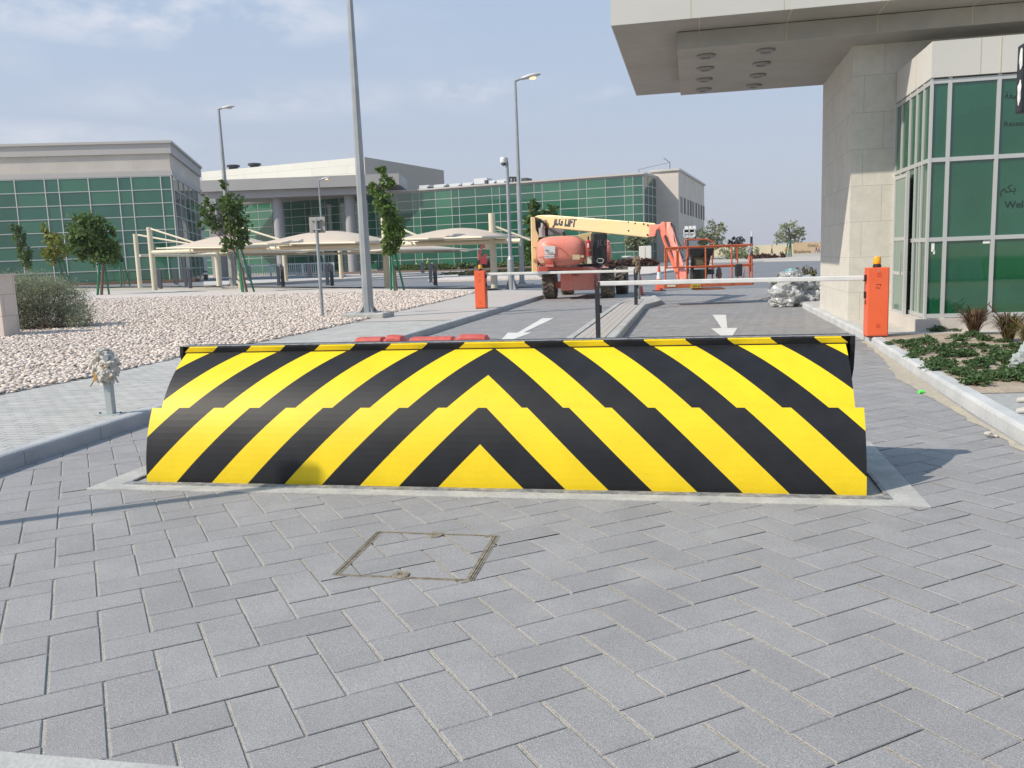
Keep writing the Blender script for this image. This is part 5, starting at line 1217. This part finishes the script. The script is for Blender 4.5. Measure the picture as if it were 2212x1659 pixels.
# second small red lift by the glass
p = D(1068, 585, 118); t = empty('small_boom_lift', 'small red boom lift working against the middle glass building', 'boom lift', (p.x, p.y, .1)); RL = M('lift_red', (.36, .05, .05), .5)
pt = lambda x, y: D(*z3f(x, y), 118)-Vector((p.x, p.y, .1))
m = MB(); m.bar(pt(815, 1075), pt(815, 960), .35); m.bar(pt(812, 965), pt(850, 870), .35); m.bar(pt(850, 870), pt(885, 862), .3); m.build('arm', RL, t)
m = MB(); m.bar(pt(830, 1040), pt(885, 965), .45); m.build('jib', RL, t); MB().bar(pt(820, 1030), pt(895, 1035), .9).build('body', RL, t); MB().bar(pt(870, 880), pt(915, 880), .7, 1.0).build('basket', M('basket_grey', (.3, .28, .2), .6), t)
for x in (825, 885): q = pt(x, 1062); MB().lathe([(.55, -.25), (.6, 0), (.55, .25)], 14, tuple(q), 'y').build('wheel', BLACKP, t)
# hedges and far planting
def hedge(name, label, pts_px, h, mat, n, leaf, seed, off=.14, rad_=1.2, cat='hedge'):
    P_ = [PT(x, y, off) for x, y in pts_px]; bl = []; c = P_[0]; g = random.Random(seed)
    for a, b in zip(P_[:-1], P_[1:]):
        m_ = max(2, int((b-a).length/(rad_*1.3)))
        for i in range(m_): q = a.lerp(b, i/m_)-c; bl.append((q.x, q.y, q.z+h*.4, rad_*g.uniform(.8, 1.2), rad_*g.uniform(.8, 1.2), h*g.uniform(.45, .7)))
    V, F, T = leaf_cloud(bl, n, leaf, seed); t = empty(name, label, cat, c); npmesh('foliage', V, F, mat, t, T)
    m = MB()
    for b in bl[::2]: m.tube([(b[0], b[1], b[2]-h*.4), (b[0]+.1, b[1], b[2]+h*.2)], .05, 4)
    m.build('stem', BARK, t)
LRED = leafmat('leaf_maroon', (.11, .05, .035))
hedge('low_hedge', 'low maroon hedge along the planted bed before the white cabinet', [(1312, 577), (1360, 574), (1430, 571)], .7, LRED, 2200, .22, 61)
hedge('low_hedge', 'green shrubs along the foot of the middle glass building', [(870, 584), (960, 583), (1050, 579), (1150, 575), (1290, 570)], .9, leafmat('leaf_mix', (.09, .14, .04)), 4500, .25, 62, rad_=1.6)
hedge('low_hedge', 'far green hedge behind the lift basket', [(1565, 560), (1600, 558), (1625, 558)], 1.7, LO, 1300, .25, 63)
hedge('low_hedge', 'thin dark red hedge line before the far boundary wall', [(1625, 559), (1660, 557.5), (1700, 556)], .6, LRED, 1000, .2, 64, rad_=.7)
hedge('low_hedge', 'brown shrubs at the foot of the left glass building', [(120, 607), (220, 605), (320, 602), (385, 600)], .5, leafmat('leaf_brown', (.14, .07, .045)), 1800, .16, 65, rad_=.7)
hedge('low_hedge', 'dark shrub behind the plastic heap at the pier', [(1690, 640), (1765, 634)], .75, leafmat('leaf_dry', (.15, .13, .06)), 2600, .06, 66, 0, .35)
tag(npmesh('grass', *leaf_cloud([(q.x, q.y, .2, 5, 3, .18) for q in [PT(x, y, .13) for x, y in ((1055, 590), (1090, 588), (1130, 586), (1165, 584), (1200, 582))]], 5000, .16, 70)[:2], leafmat('grass_verge', (.16, .17, .075)), None, None), 'pale dry grass on the verge behind the camera pole', 'grass', kind='stuff')

# ------------------------------------------------------------------ people (tiny, far)
SKIN = M('skin', (.22, .12, .08), .6); TRO = M('trousers_dark', (.03, .035, .05), .8); HVY = M('hi_vis', (.45, .62, .05), .6); HVO = M('hi_vis_orange', (.65, .16, .05), .6); BLU = M('blue_coverall', (.06, .10, .25), .8); BLKS = M('dark_shirt', (.03, .03, .035), .8); REDS = M('red_shirt', (.40, .07, .06), .8); HAT = M('hard_hat', (.7, .68, .6), .4)
def person(label, px, py, Y, mats, seed, crouch=False, stride=.25, rz=0, z0=.05):
    q = D(px, py, Y); t = empty('person', label, 'person', (q.x, q.y, z0), rz)
    if crouch: J = {'pel': (0, 0, .32), 'che': (0, -.22, .62), 'nek': (0, -.32, .78), 'hed': (0, -.38, .90), 'kl': (.12, -.38, .42), 'al': (.12, -.12, .06), 'fl': (.12, -.30, .04), 'kr': (-.12, -.36, .46), 'ar': (-.12, -.1, .06), 'fr': (-.12, -.28, .04), 'el': (.22, -.42, .5), 'hl': (.16, -.6, .3), 'er': (-.22, -.42, .48), 'hr': (-.14, -.58, .25)}
    else: s_ = stride; J = {'pel': (0, 0, .92), 'che': (0, -.02, 1.28), 'nek': (0, -.02, 1.48), 'hed': (0, -.04, 1.62), 'kl': (.10, -s_*.5, .5), 'al': (.10, -s_*.6, .08), 'fl': (.10, -s_*.6-.14, .04), 'kr': (-.10, s_*.2, .5), 'ar': (-.10, s_*.8, .1), 'fr': (-.10, s_*.8-.13, .04), 'el': (.24, .08, 1.12), 'hl': (.25, -.1, .88), 'er': (-.24, -.08, 1.12), 'hr': (-.25, -.2, .92)}
    ks = list(J); E_ = [('pel', 'che'), ('che', 'nek'), ('nek', 'hed'), ('pel', 'kl'), ('kl', 'al'), ('al', 'fl'), ('pel', 'kr'), ('kr', 'ar'), ('ar', 'fr'), ('che', 'el'), ('el', 'hl'), ('che', 'er'), ('er', 'hr')]
    rr = {'pel': .15, 'che': .17, 'nek': .07, 'hed': .11, 'kl': .085, 'kr': .085, 'al': .055, 'ar': .055, 'fl': .05, 'fr': .05, 'el': .055, 'er': .055, 'hl': .045, 'hr': .045}
    me = bpy.data.meshes.new('b'); me.from_pydata([J[k] for k in ks], [(ks.index(a), ks.index(b)) for a, b in E_], []); o = bpy.data.objects.new('tmp', me); COL.objects.link(o)
    sk = o.modifiers.new('s', 'SKIN'); 
    for i, k in enumerate(ks): me.skin_vertices[0].data[i].radius = (rr[k], rr[k]*.8)
    me.skin_vertices[0].data[0].use_root = True; o.modifiers.new('d', 'SUBSURF').levels = 1
    bpy.context.view_layer.update(); m2 = bpy.data.meshes.new_from_object(o.evaluated_get(bpy.context.evaluated_depsgraph_get())); bpy.data.objects.remove(o)
    for m_ in mats: m2.materials.append(m_)
    for p_ in m2.polygons:
        c = p_.center; hd = (c-Vector(J['hed'])).length < .17; hand = min((c-Vector(J['hl'])).length, (c-Vector(J['hr'])).length) < .09; leg = (c.z < .9 and not crouch and abs(c.x) < .21) or (crouch and c.y > -.2 and c.z < .5) or (crouch and c.z < .4)
        p_.material_index = 2 if hd or hand else (1 if leg else 0)
    m2.shade_smooth(); m2.name = 'body'; b = bpy.data.objects.new('body', m2); COL.objects.link(b); b.parent = t
    h = Vector(J['hed']); MB().lathe([(.135, -.0), (.12, .02), (.11, .07), (.05, .11), (0, .115)], 12, (h.x, h.y, h.z+.04)).build('hard_hat', HAT, t)
person('person in a dark top walking left along the far footway, alone', 1667, 549.5, 205, [BLKS, TRO, SKIN], 1, rz=1.5, stride=.5)
person('person in an orange vest standing by the umbrella shaped tree', 1698, 556, 150, [HVO, BLU, SKIN], 2, stride=.1)
person('person in blue at the left of the pair beside the stone pier', 1763, 549, 195, [BLU, BLU, SKIN], 3, rz=1.2, stride=.5)
person('person in an orange vest at the right of the pair beside the stone pier', 1769, 549, 193, [HVO, BLU, SKIN], 4, rz=-1.5, stride=.4)
person('person in a yellow vest standing in the bed by the middle glass building', 925, 582, 140, [HVY, TRO, SKIN], 5, stride=.1, rz=.5, z0=.2)
person('person in dark red crouching beside the one in the yellow vest', 936, 582, 138, [REDS, TRO, SKIN], 6, True, z0=.2)
person('person in a red shirt crouching alone in the planted bed', 951, 582, 136, [REDS, TRO, SKIN], 7, True, rz=1, z0=.2)
person('person in a dark shirt crouching at the left end of the planted bed', 895, 583, 139, [BLKS, TRO, SKIN], 8, True, rz=2, z0=.2)

# ------------------------------------------------------------------ boom lift
z4f = lambda x, y: (1088.8+.2031*x, 414.8+.2031*y)
LC = P(1250, 640); OL = Vector((LC.x, LC.y, 0)); HV = Vector(HEAD); SV = Vector(SIDE)
SAL = M('faded_red_paint', (.74, .225, .16), .45, var=(.66, .27, .21), vscale=1.6, fine=(12, .06)); CRY = M('faded_cream_paint', (.82, .62, .30), .45, var=(.78, .60, .34), vscale=1.2)
ORB = M('basket_orange', (.56, .13, .045), .5, var=(.40, .10, .05), vscale=6); TYR = M('tyre_rubber', (.085, .074, .062), .9, var=(.15, .13, .10), vscale=5, bump=.3, bscale=30)
bl_ = empty('boom_lift', 'large faded red and cream boom lift on four big tyres parked across the lane', 'boom lift', OL)
def L(x, y, Y): return D(*z4f(x, y), Y)-OL
def sl_(name, pts, th, mat, parent=bl_, bevel=.015, vec=None):
    return MB().slab([L(*q) for q in pts], (vec or HV)*th).build(name, mat, parent, bevel=bevel)
# wheels
def wheel(c, r, w):
    m = MB(); prof = [(r*.55, -w/2), (r*.86, -w/2*1.02), (r*.95, -w*.42), (r*.965, 0), (r*.95, w*.42), (r*.86, w/2*1.02), (r*.55, w/2)]; n = 36
    m.lathe(prof, n, (0, 0, 0), 'x')
    for k in range(20):
        for s_ in (-1, 1):
            a = 2*math.pi*(k+.25*s_)/20; a2 = a+.17
            q = []
            for aa, xx, rr_ in ((a, .02*s_, .955), (a2, w*.5*s_, .93)):
                for da in (-.055, .055):
                    for r2_ in (rr_, rr_*1.10): q.append((xx, r*r2_*math.cos(aa+da), r*r2_*math.sin(aa+da)))
            m.add(q, [(0, 1, 3, 2), (4, 6, 7, 5), (0, 4, 5, 1), (2, 3, 7, 6), (1, 5, 7, 3), (0, 2, 6, 4)])
    o = m.build('wheel', TYR, bl_, loc=c); o.rotation_euler = (rnd.uniform(0, 1), 0, 0)
    MB().lathe([(0, -w*.3), (r*.2, -w*.3), (r*.22, -w*.36), (r*.5, -w*.3), (r*.57, -w*.46), (r*.57, w*.46), (r*.5, w*.3), (r*.22, w*.36), (r*.2, w*.42), (0, w*.42)], 24, (0, 0, 0), 'x').build('rim', SAL, o)
    return o
Rw = .53
FLb, FRb, RLb, RRb = P(1187, 646), P(1312, 644), P(1225, 637), P(1343, 635)
for q in (FLb, FRb, RLb, RRb): wheel(Vector((q.x, q.y+.0, Rw-.01))-OL+Vector((0, Rw*.5, 0)), Rw, .44)
# chassis and axles
a, b = FLb-OL+Vector((0, Rw*.5, 0)), FRb-OL+Vector((0, Rw*.5, 0)); c, d = RLb-OL+Vector((0, Rw*.5, 0)), RRb-OL+Vector((0, Rw*.5, 0))
for q, r_ in ((a, b), (c, d)): MB().bar(q+Vector((.2, 0, .5)), r_+Vector((-.2, 0, .5)), .24, .26).build('axle', SAL, bl_, bevel=.02)
mid = (a+b)/2; m2_ = (c+d)/2
m = MB(); m.slab([mid+Vector((-.62, -.32, .30)), mid+Vector((.62, -.32, .30)), mid+Vector((.62, -.32, 1.0)), mid+Vector((.35, -.32, 1.12)), mid+Vector((-.35, -.32, 1.12)), mid+Vector((-.62, -.32, 1.0))], (m2_-mid)+Vector((0, .6, 0))); m.build('chassis', SAL, bl_, bevel=.03)
text('S984U', .11, M('stencil_dark', (.10, .03, .025), .6), 'stencil', bl_, frame(mid+Vector((-.2, -.325, .82)), (1, 0, 0), (0, 0, 1)), .002)
MB().lathe([(.62, 1.08), (.62, 1.22), (.5, 1.22)], 28, tuple((mid+m2_)/2)).build('slewing_ring', DARK, bl_)
# hoods: rounded moulded covers
def hood(name, x0, x1, y0, y1, Y, depth, label_, ex=2.6, top=1.35):
    a, b = L(x0, y1, Y), L(x1, y0, Y); c = (a+b)/2+HV*depth/2; rx, rz = (b-a).dot(SV)/2, (b.z-a.z)/2
    bm = bmesh.new(); bmesh.ops.create_uvsphere(bm, u_segments=40, v_segments=24, radius=1)
    for v in bm.verts:
        q = v.co; e = 2/ex; f = lambda t, e=e: math.copysign(abs(t)**e, t)
        n = Vector((f(q.x), f(q.y), f(q.z))); k = (abs(q.x)**ex+abs(q.y)**ex+abs(q.z)**ex)**(-1/ex); n = q*k
        z = n.z; sx = 1-.16*max(0, z)**2
        if n.x < 0 and z > 0: sx = 1.0
        v.co = SV*(n.x*rx*sx)+HV*(n.y*depth/2*(1-.15*max(0, z)**2))+Vector((0, 0, z*rz*(1 if z < 0 else 1)))+c
    me = bpy.data.meshes.new(name); bm.to_mesh(me); bm.free(); me.materials.append(SAL); me.shade_smooth(); o = bpy.data.objects.new(name, me); COL.objects.link(o); o.parent = bl_; return o
hd = hood('engine_hood', 360, 885, 452, 800, 30.2, 1.5, '', 3.6)
hood('side_hood', 1040, 1156, 490, 762, 31.8, 1.4, '', 3.2)
Yh = 30.16
def decal(pts, mat, Y=Yh, name='decal', parent=hd, th=.008): return MB().slab([L(x, y, Y) for x, y in pts], HV*th).build(name, mat, parent)
LAB = M('label_white', (.72, .72, .72), .5); LAT = M('label_text', (.12, .12, .14), .6); LAY = M('label_tan', (.62, .50, .30), .6)
decal([(430, 657), (543, 657), (543, 574), (430, 574)], LAB); decal([(427, 702), (535, 702), (535, 667), (427, 667)], LAB)
text('Sky', .10, LAT, 'decal_lettering', hd, frame(L(438, 632, Yh-.012), SV, (0, 0, 1)), .001, .001)
text('Access', .075, LAT, 'decal_lettering', hd, frame(L(462, 650, Yh-.012), SV, (0, 0, 1)), .001)
text('44 700  466 071', .062, LAT, 'decal_lettering', hd, frame(L(430, 692, Yh-.012), SV, (0, 0, 1)), .001)
text('600AJ', .085, M('stencil_black', (.05, .04, .04), .6), 'decal_lettering', hd, frame(L(364, 705, Yh+.12), SV, (0, 0, 1)), .001)
for x0, x1, y0, y1 in ((728, 805, 665, 718), (812, 850, 672, 696), (385, 425, 728, 752)): decal([(x0, y1), (x1, y1), (x1, y0), (x0, y0)], LAY, Yh+.02)
m = MB(); pts = [(432, 548), (500, 552), (570, 575), (630, 618), (675, 670), (690, 705), (670, 720), (440, 725)]
for q, r_ in zip(pts[:-1], pts[1:]): m.bar(L(*q, Yh+.0), L(*r_, Yh+.0), .014)
m.build('door_groove', M('groove', (.42, .10, .07), .7), hd)
m = MB(); m.tube([L(650, 485, 31), L(640, 450, 31), L(628, 425, 31)], .05, 10); m.build('exhaust', DARK, bl_)
MB().lathe([(.14, 0), (.16, .02), (.06, .05)], 16, tuple(L(652, 490, 30.9))).build('exhaust_collar', M('tan_collar', (.4, .25, .15), .6), bl_)
m = MB().bar(L(552, 800, 30.2), L(528, 740, 30.2), .05); m.build('hood_latch', BLACKP, bl_)
decal([(445, 795), (525, 795), (525, 770), (445, 770)], SAL, Yh+.03, 'hood_step', bl_, .2)
sl_('underframe', [(365, 795, 30.6), (850, 800, 30.6), (800, 830, 30.6), (480, 830, 30.6), (410, 880, 30.6), (368, 840, 30.6)], 1.2, M('under_red', (.50, .10, .07), .6))
# yellow uprights
sl_('riser', [(286, 262, 31.4), (330, 270, 31.4), (338, 400, 31.4), (372, 470, 31.4), (352, 560, 31.4), (358, 850, 31.4), (300, 852, 31.4)], .5, CRY)
m = MB(); 
for y0, y1 in ((590, 715),): m.bar(L(312, y0, 31.37), L(348, y0, 31.37), .02); m.bar(L(312, y1, 31.37), L(348, y1, 31.37), .02); m.bar(L(348, y0, 31.37), L(348, y1, 31.37), .02)
m.bar(L(310, 735, 31.37), L(345, 735, 31.37), .03); m.build('stencil_mark', M('mark_brown', (.2, .15, .1), .7), bl_)
sl_('mast_link', [(330, 300, 31.7), (470, 380, 31.7), (470, 470, 31.7), (360, 470, 31.7)], .25, DARK)
m = MB(); m.tube([L(400, 480, 31.3), L(420, 300, 31.3)], .08, 12); m.tube([L(405, 480, 31.3), L(400, 380, 31.3)], .11, 12); m.build('lift_cylinder', M('chrome_rod', (.55, .52, .50), .3, .7), bl_)
sl_('rear_tower', [(755, 470, 31.9), (830, 445, 31.9), (935, 425, 31.9), (938, 760, 31.9), (870, 760, 31.9), (830, 560, 31.9)], .35, CRY)
sl_('link_plate', [(450, 385, 32.2), (640, 395, 32.2), (640, 450, 32.2), (460, 460, 32.2)], .2, M('grey_link', (.30, .30, .31), .6))
m = MB()
for k in range(5): m.tube([L(340+k*12, 300+k*6, 31.1), L(380+k*8, 285+k*10, 31.1), L(430+k*6, 330+k*14, 31.15), L(470, 370+k*5, 31.2)], .018, 6)
m.build('hydraulic_hose', BLACKP, bl_)
# main boom
yb_f = lambda x: 31.3-2.4*(x-480)/1132
bm_ = sl_('main_boom', [(x, y, yb_f(x)) for x, y in ((325, 262), (365, 247), (480, 243), (1612, 332), (1540, 484), (520, 380), (415, 378), (415, 300))], .45, CRY, bevel=.02)
decal([(440, 345), (477, 345), (477, 292), (440, 292)], M('hole_dark', (.10, .09, .06), .6), 31.35, 'boom_window', bm_); decal([(448, 335), (468, 335), (468, 302), (448, 302)], CRY, 31.33, 'boom_window_cover', bm_)
dirB = (L(1540, 440, yb_f(1540))-L(520, 340, yb_f(520))).normalized(); lg = text('JLG LIFT', .40, M('lettering_navy', (.05, .055, .08), .6), 'boom_lettering', bm_, None, .004, .022, shear=.18)
tm = frame(L(526, 346, yb_f(526)-.012), dirB, (0, 0, 1)); lg.data.transform(Matrix.Diagonal(((L(775, 346, yb_f(775))-L(526, 346, yb_f(526))).length/max(v.co.x for v in lg.data.vertices), 1.0, 1, 1))); lg.data.transform(tm)
m = MB()
for x, y in ((1325, 322), (1395, 332), (1485, 340), (1528, 352), (1525, 455), (1325, 412), (985, 275)): q = L(x, y, 31.3-2.4*(x-480)/1132-.02); m.lathe([(0, -.02), (.03, -.02), (.03, .02), (0, .02)], 8, tuple(q), 'y')
m.build('boom_bolt', DARK, bm_, split=True)
# extension, knuckle, jib
sl_('boom_head', [(1552, 345, 28.9), (1665, 345, 28.6), (1672, 400, 28.6), (1625, 400, 28.6), (1605, 472, 28.7), (1548, 478, 28.9)], .34, SAL)
sl_('knuckle', [(1660, 350, 28.5), (1700, 312, 28.4), (1722, 325, 28.4), (1725, 470, 28.4), (1690, 475, 28.4), (1672, 440, 28.5)], .32, SAL)
sl_('jib', [(1728, 320, 28.4), (1775, 318, 28.3), (1800, 370, 28.2), (1955, 920, 25.8), (1880, 930, 25.8), (1735, 430, 28.2)], .26, SAL)
sl_('lower_link', [(1672, 460, 28.4), (1725, 470, 28.4), (1880, 930, 25.9), (1850, 930, 25.9)], .14, M('link_orange', (.72, .17, .10), .5))
m = MB(); m.tube([L(1715, 470, 28.2), L(1850, 780, 26.6)], .045, 8); m.build('jib_cylinder', DARK, bl_)
m = MB(); m.tube([L(1780, 330, 28.2), L(1812, 370, 28), L(1830, 480, 27.5), L(1900, 620, 26.9)], .02, 6); m.tube([L(1770, 335, 28.2), L(1800, 400, 28), L(1815, 520, 27.5), L(1905, 700, 26.8)], .02, 6); m.build('jib_hose', BLACKP, bl_)
# rear black box with extinguisher
sl_('battery_cover', [(945, 432, 30.0), (1098, 440, 30.0), (1096, 760, 30.0), (948, 765, 30.0)], .8, M('cover_black', (.022, .023, .026), .45, fine=(8, .2)), bevel=.05)
text('JLG', .30, M('emboss_grey', (.09, .09, .095), .5), 'embossed_lettering', bl_, frame(L(985, 572, 29.97), SV, (0, 0, 1)), .004, .0, shear=.2)
m = MB(); c0 = [(985, 735), (1000, 708), (1045, 708), (1060, 725), (1045, 752), (1005, 752)]
for i in range(6): m.bar(L(*c0[i], 29.96), L(*c0[(i+1) % 6], 29.96), .03)
m.build('cover_handle', M('handle_grey', (.45, .45, .42), .5), bl_)
q0, q1 = L(897, 610, 29.9), L(897, 525, 29.9); ex_ = MB().tube([q0, q1, q1+Vector((0, 0, .05))], [.09, .09, .04], 14); exo = ex_.build('fire_extinguisher', M('extinguisher_red', (.45, .03, .03), .35, coat=.3), bl_, smooth=False)
MB().tube([q1+Vector((0, 0, .05)), q1+Vector((0, 0, .17))], .03, 8).build('valve', DARK, exo); q0, q1 = L(900, 680, 29.9), L(900, 625, 29.9); MB().tube([q0, q1], .08, 12).build('extinguisher_bracket', M('bracket_red', (.30, .03, .03), .5), bl_)
decal([(885, 590), (903, 590), (903, 545), (885, 545)], LAB, 29.78, 'extinguisher_label', exo); decal([(885, 760), (930, 760), (930, 680), (888, 680)], M('label_cream', (.7, .66, .5), .6), 29.95, 'warning_label', bl_)
# basket
Yb, dpt = 25.0, .85
BP = lambda x, y, f=0.: D(1417.1+.1797*x, 380.2+.1797*y, Yb+dpt*f)-OL
bk = MB(); bk.slab([BP(95, 1355), BP(1175, 1308), BP(1178, 1262), BP(95, 1285)], HV*dpt); pl__ = bk.build('platform', ORB, bl_, bevel=.01)
m = MB(); m.slab([BP(470, 1375), BP(830, 1362), BP(832, 1345), BP(470, 1352)], HV*.5); m.build('platform_mount', M('mount_brown', (.28, .10, .05), .7), bl_, bevel=.02)
tr = .024
def rail(name, pts, r_=tr): return MB().tube(pts, r_, 8).build(name, ORB, pl__, smooth=False)
rail('top_rail', [BP(100, 868), BP(160, 862), BP(1160, 822)]); rail('top_rail', [BP(100, 880, 1), BP(700, 850, 1), BP(1120, 840, 1)])
rail('mid_rail', [BP(110, 1105), BP(1165, 1060)]); rail('mid_rail', [BP(360, 1105, 1), BP(1160, 1075, 1)])
rail('end_rail', [BP(1160, 822), BP(1150, 840, 1)]); rail('end_rail', [BP(1165, 1060), BP(1150, 1065, 1)])
for x, yt in ((108, 868), (268, 860), (595, 848), (908, 834), (1150, 824)): rail('upright', [BP(x, yt), BP(x+5, 1290)])
for x, yt in ((372, 862), (675, 850), (978, 840), (1120, 838)): rail('rear_upright', [BP(x, yt, 1), BP(x+3, 1290, 1)])
rail('gate_frame', [BP(130, 1100), BP(130, 905), BP(150, 885), BP(235, 885), BP(250, 905), BP(250, 1085), BP(235, 1105)])
rail('console_guard', [BP(385, 870), BP(345, 800), BP(350, 772), BP(385, 765), BP(630, 762), BP(690, 800), BP(700, 860)], .028)
rail('console_guard', [BP(385, 870, .4), BP(385, 960, .4), BP(365, 1000, .4), BP(370, 1240, .4)], .022)
sl2 = lambda name, pts, f, th, mat, bv=.02: MB().slab([BP(x, y, f) for x, y in pts], HV*th).build(name, mat, pl__, bevel=bv)
sl2('control_console', [(400, 870), (690, 865), (682, 950), (640, 975), (430, 975), (405, 940)], .25, .35, BLACKP)
sl2('console_panel', [(445, 965), (640, 960), (632, 1080), (462, 1085)], .3, .2, M('panel_khaki', (.17, .15, .09), .7, var=(.11, .10, .07), vscale=8))
sl2('console_leg', [(425, 960), (445, 960), (462, 1085), (450, 1150), (425, 1150)], .25, .15, BLACKP); sl2('console_leg', [(640, 955), (665, 950), (625, 1140), (600, 1140)], .25, .15, BLACKP)
sl2('tool_box', [(440, 1130), (700, 1122), (705, 1180), (620, 1185), (615, 1262), (440, 1265)], .3, .4, M('box_green_black', (.02, .035, .03), .5))
sl2('document_box', [(955, 1060), (1042, 1055), (1040, 1205), (958, 1208)], -.06, .12, M('box_grey_black', (.035, .037, .04), .5), .03)
crumple('hanging_rag', [(tuple(BP(1118, 880)), (.09, .06, .10)), (tuple(BP(1125, 915)), (.06, .05, .09))], M('rag_grey', (.35, .35, .34), .8), pl__, 3, .5, 71)
crumple('hanging_rag', [(tuple(BP(755, 1170, .5)), (.08, .07, .17))], M('rag_dark', (.20, .19, .17), .9), pl__, 3, .5, 72)
MB().tube([BP(1125, 930), BP(1090, 1060), BP(1040, 1230)], .012, 5).build('tether', M('tether_pink', (.7, .3, .22), .7), pl__)
MB().tube([BP(1140, 930), BP(1110, 1060), BP(1050, 1235)], .010, 5).build('tether', MATS['tether_pink'], pl__)
for pts in (((135, 1333), (235, 1330), (235, 1306), (135, 1309)),): decal_ = MB().slab([BP(x, y)-HV*.012 for x, y in pts], HV*.01).build('warning_label', M('label_cream', (.7, .66, .5), .6), pl__)
MB().slab([BP(x, y)-HV*.012 for x, y in ((412, 1350), (538, 1345), (540, 1296), (415, 1300))], HV*.01).build('capacity_label', M('label_yellow', (.55, .36, .03), .6), pl__)
text('500 lb', .085, M('label_text', (.1, .1, .1), .6), 'label_lettering', pl__, frame(BP(440, 1338)-HV*.015, SV, (0, 0, 1)), .001)
# raised small work platform behind
p = D(1490, 560, 60); t = empty('work_platform', 'small white raised work platform with panels seen above the lift basket', 'work platform', (p.x, p.y, 0))
w0, w1 = D(*z5f(335, 735), 60)-Vector((p.x, p.y, 0)), D(*z5f(465, 635), 60)-Vector((p.x, p.y, 0)); m = MB()
for a_, b_ in (((w0.x, w0.z), (w1.x, w0.z)), ((w0.x, w1.z), (w1.x, w1.z)), ((w0.x, w0.z), (w0.x, w1.z)), ((w1.x, w0.z), (w1.x, w1.z)), ((w0.x, (w0.z+w1.z)/2), (w1.x, (w0.z+w1.z)/2)), (((w0.x+w1.x)/2, w0.z), ((w0.x+w1.x)/2, w1.z))): m.bar((a_[0], 0, a_[1]), (b_[0], 0, b_[1]), .07)
m.build('frame', WHITE, t); m = MB()
for i in range(3):
    for j in range(2): x = w0.x+(w1.x-w0.x)*(i+.2)/3; z = w0.z+(w1.z-w0.z)*(j+.2)/2; m.box(x, x+.28, .05, .1, z, z+.42)
m.build('panel', LAB, t, split=True); MB().tube([((w0.x+w1.x)/2-.1, .1, 0), ((w0.x+w1.x)/2-.1, .1, w0.z)], .06, 8).build('post', DARK, t)

# ------------------------------------------------------------------ haze
HZ = bpy.data.materials.new('haze_air'); HZ.use_nodes = True; t_ = HZ.node_tree; t_.nodes.clear()
vo = t_.nodes.new('ShaderNodeVolumePrincipled'); oo = t_.nodes.new('ShaderNodeOutputMaterial'); t_.links.new(vo.outputs[0], oo.inputs['Volume'])
vo.inputs['Color'].default_value = (.88, .90, .94, 1); vo.inputs['Density'].default_value = .00022; vo.inputs['Anisotropy'].default_value = .2
tag(MB().box(-320, 320, -80, 420, -1.5, 60).build('haze', HZ), kind='stuff')

# ------------------------------------------------------------------ behind and beside the camera
sheet('lawn', [(-60, -60), (60, -60), (60, -9), (-60, -9)], .012, M('lawn_green', (.055, .13, .025), .95, var=(.08, .15, .03), vscale=.8, bump=.6, bscale=30), 8., flat=True)
for k in range(4):
    t = empty('water_barrier', ['white plastic barrier mirrored low in the gatehouse glass, leftmost', 'white plastic barrier mirrored in the gatehouse glass, second from left', 'white plastic barrier mirrored in the gatehouse glass, third from left', 'white plastic barrier mirrored in the gatehouse glass, rightmost'][k], 'plastic barrier', (5.2+k*1.6, -8.4, 0), 0, 'white plastic barriers reflected in the gatehouse glass'); m = MB()
    m.slab([(0, -.25, 0), (0, .25, 0), (0, .08, .85), (0, -.08, .85)], (1.5, 0, 0)); m.build('body', WHITE, t, bevel=.02)
q = Vector((*old(0, 0), 0)) if False else None
pp_ = SV*(-6.2)+HV*4.16
t = empty('tall_sign_post', 'tall steel sign post left of view whose shadow crosses the pavers', 'sign post', (pp_.x, pp_.y, .13))
MB().tube([(0, 0, 0), (0, 0, 4.2)], .055, 12).build('post', GALV, t); MB().box(-.14, .14, -.02, .02, 3.95, 4.22).build('sign_plate', MATS['sign_back'], t)
g = random.Random(8); ed_ = []; n_ = 40
for k in range(n_+1):
    y = 6.8+k*8/n_; xk = 2.42+max(0, y-8)*.045; w_ = .05+.17*math.exp(-((y-10.5)/1.6)**2)+g.uniform(-.03, .03); ed_.append((xk-w_, y, xk, y))
m = MB()
for k in range(n_):
    a, b = ed_[k], ed_[k+1]; m.add([(a[0], a[1], .0035), (a[2], a[1], .012), (b[2], b[1], .012), (b[0], b[1], .0035)], [(0, 1, 2, 3)])
tag(m.build('sand_drift', M('drift_sand', (.43, .38, .29), .95, var=(.36, .33, .28), vscale=6, bump=.4, bscale=50, fine=(60, .15))), kind='structure')
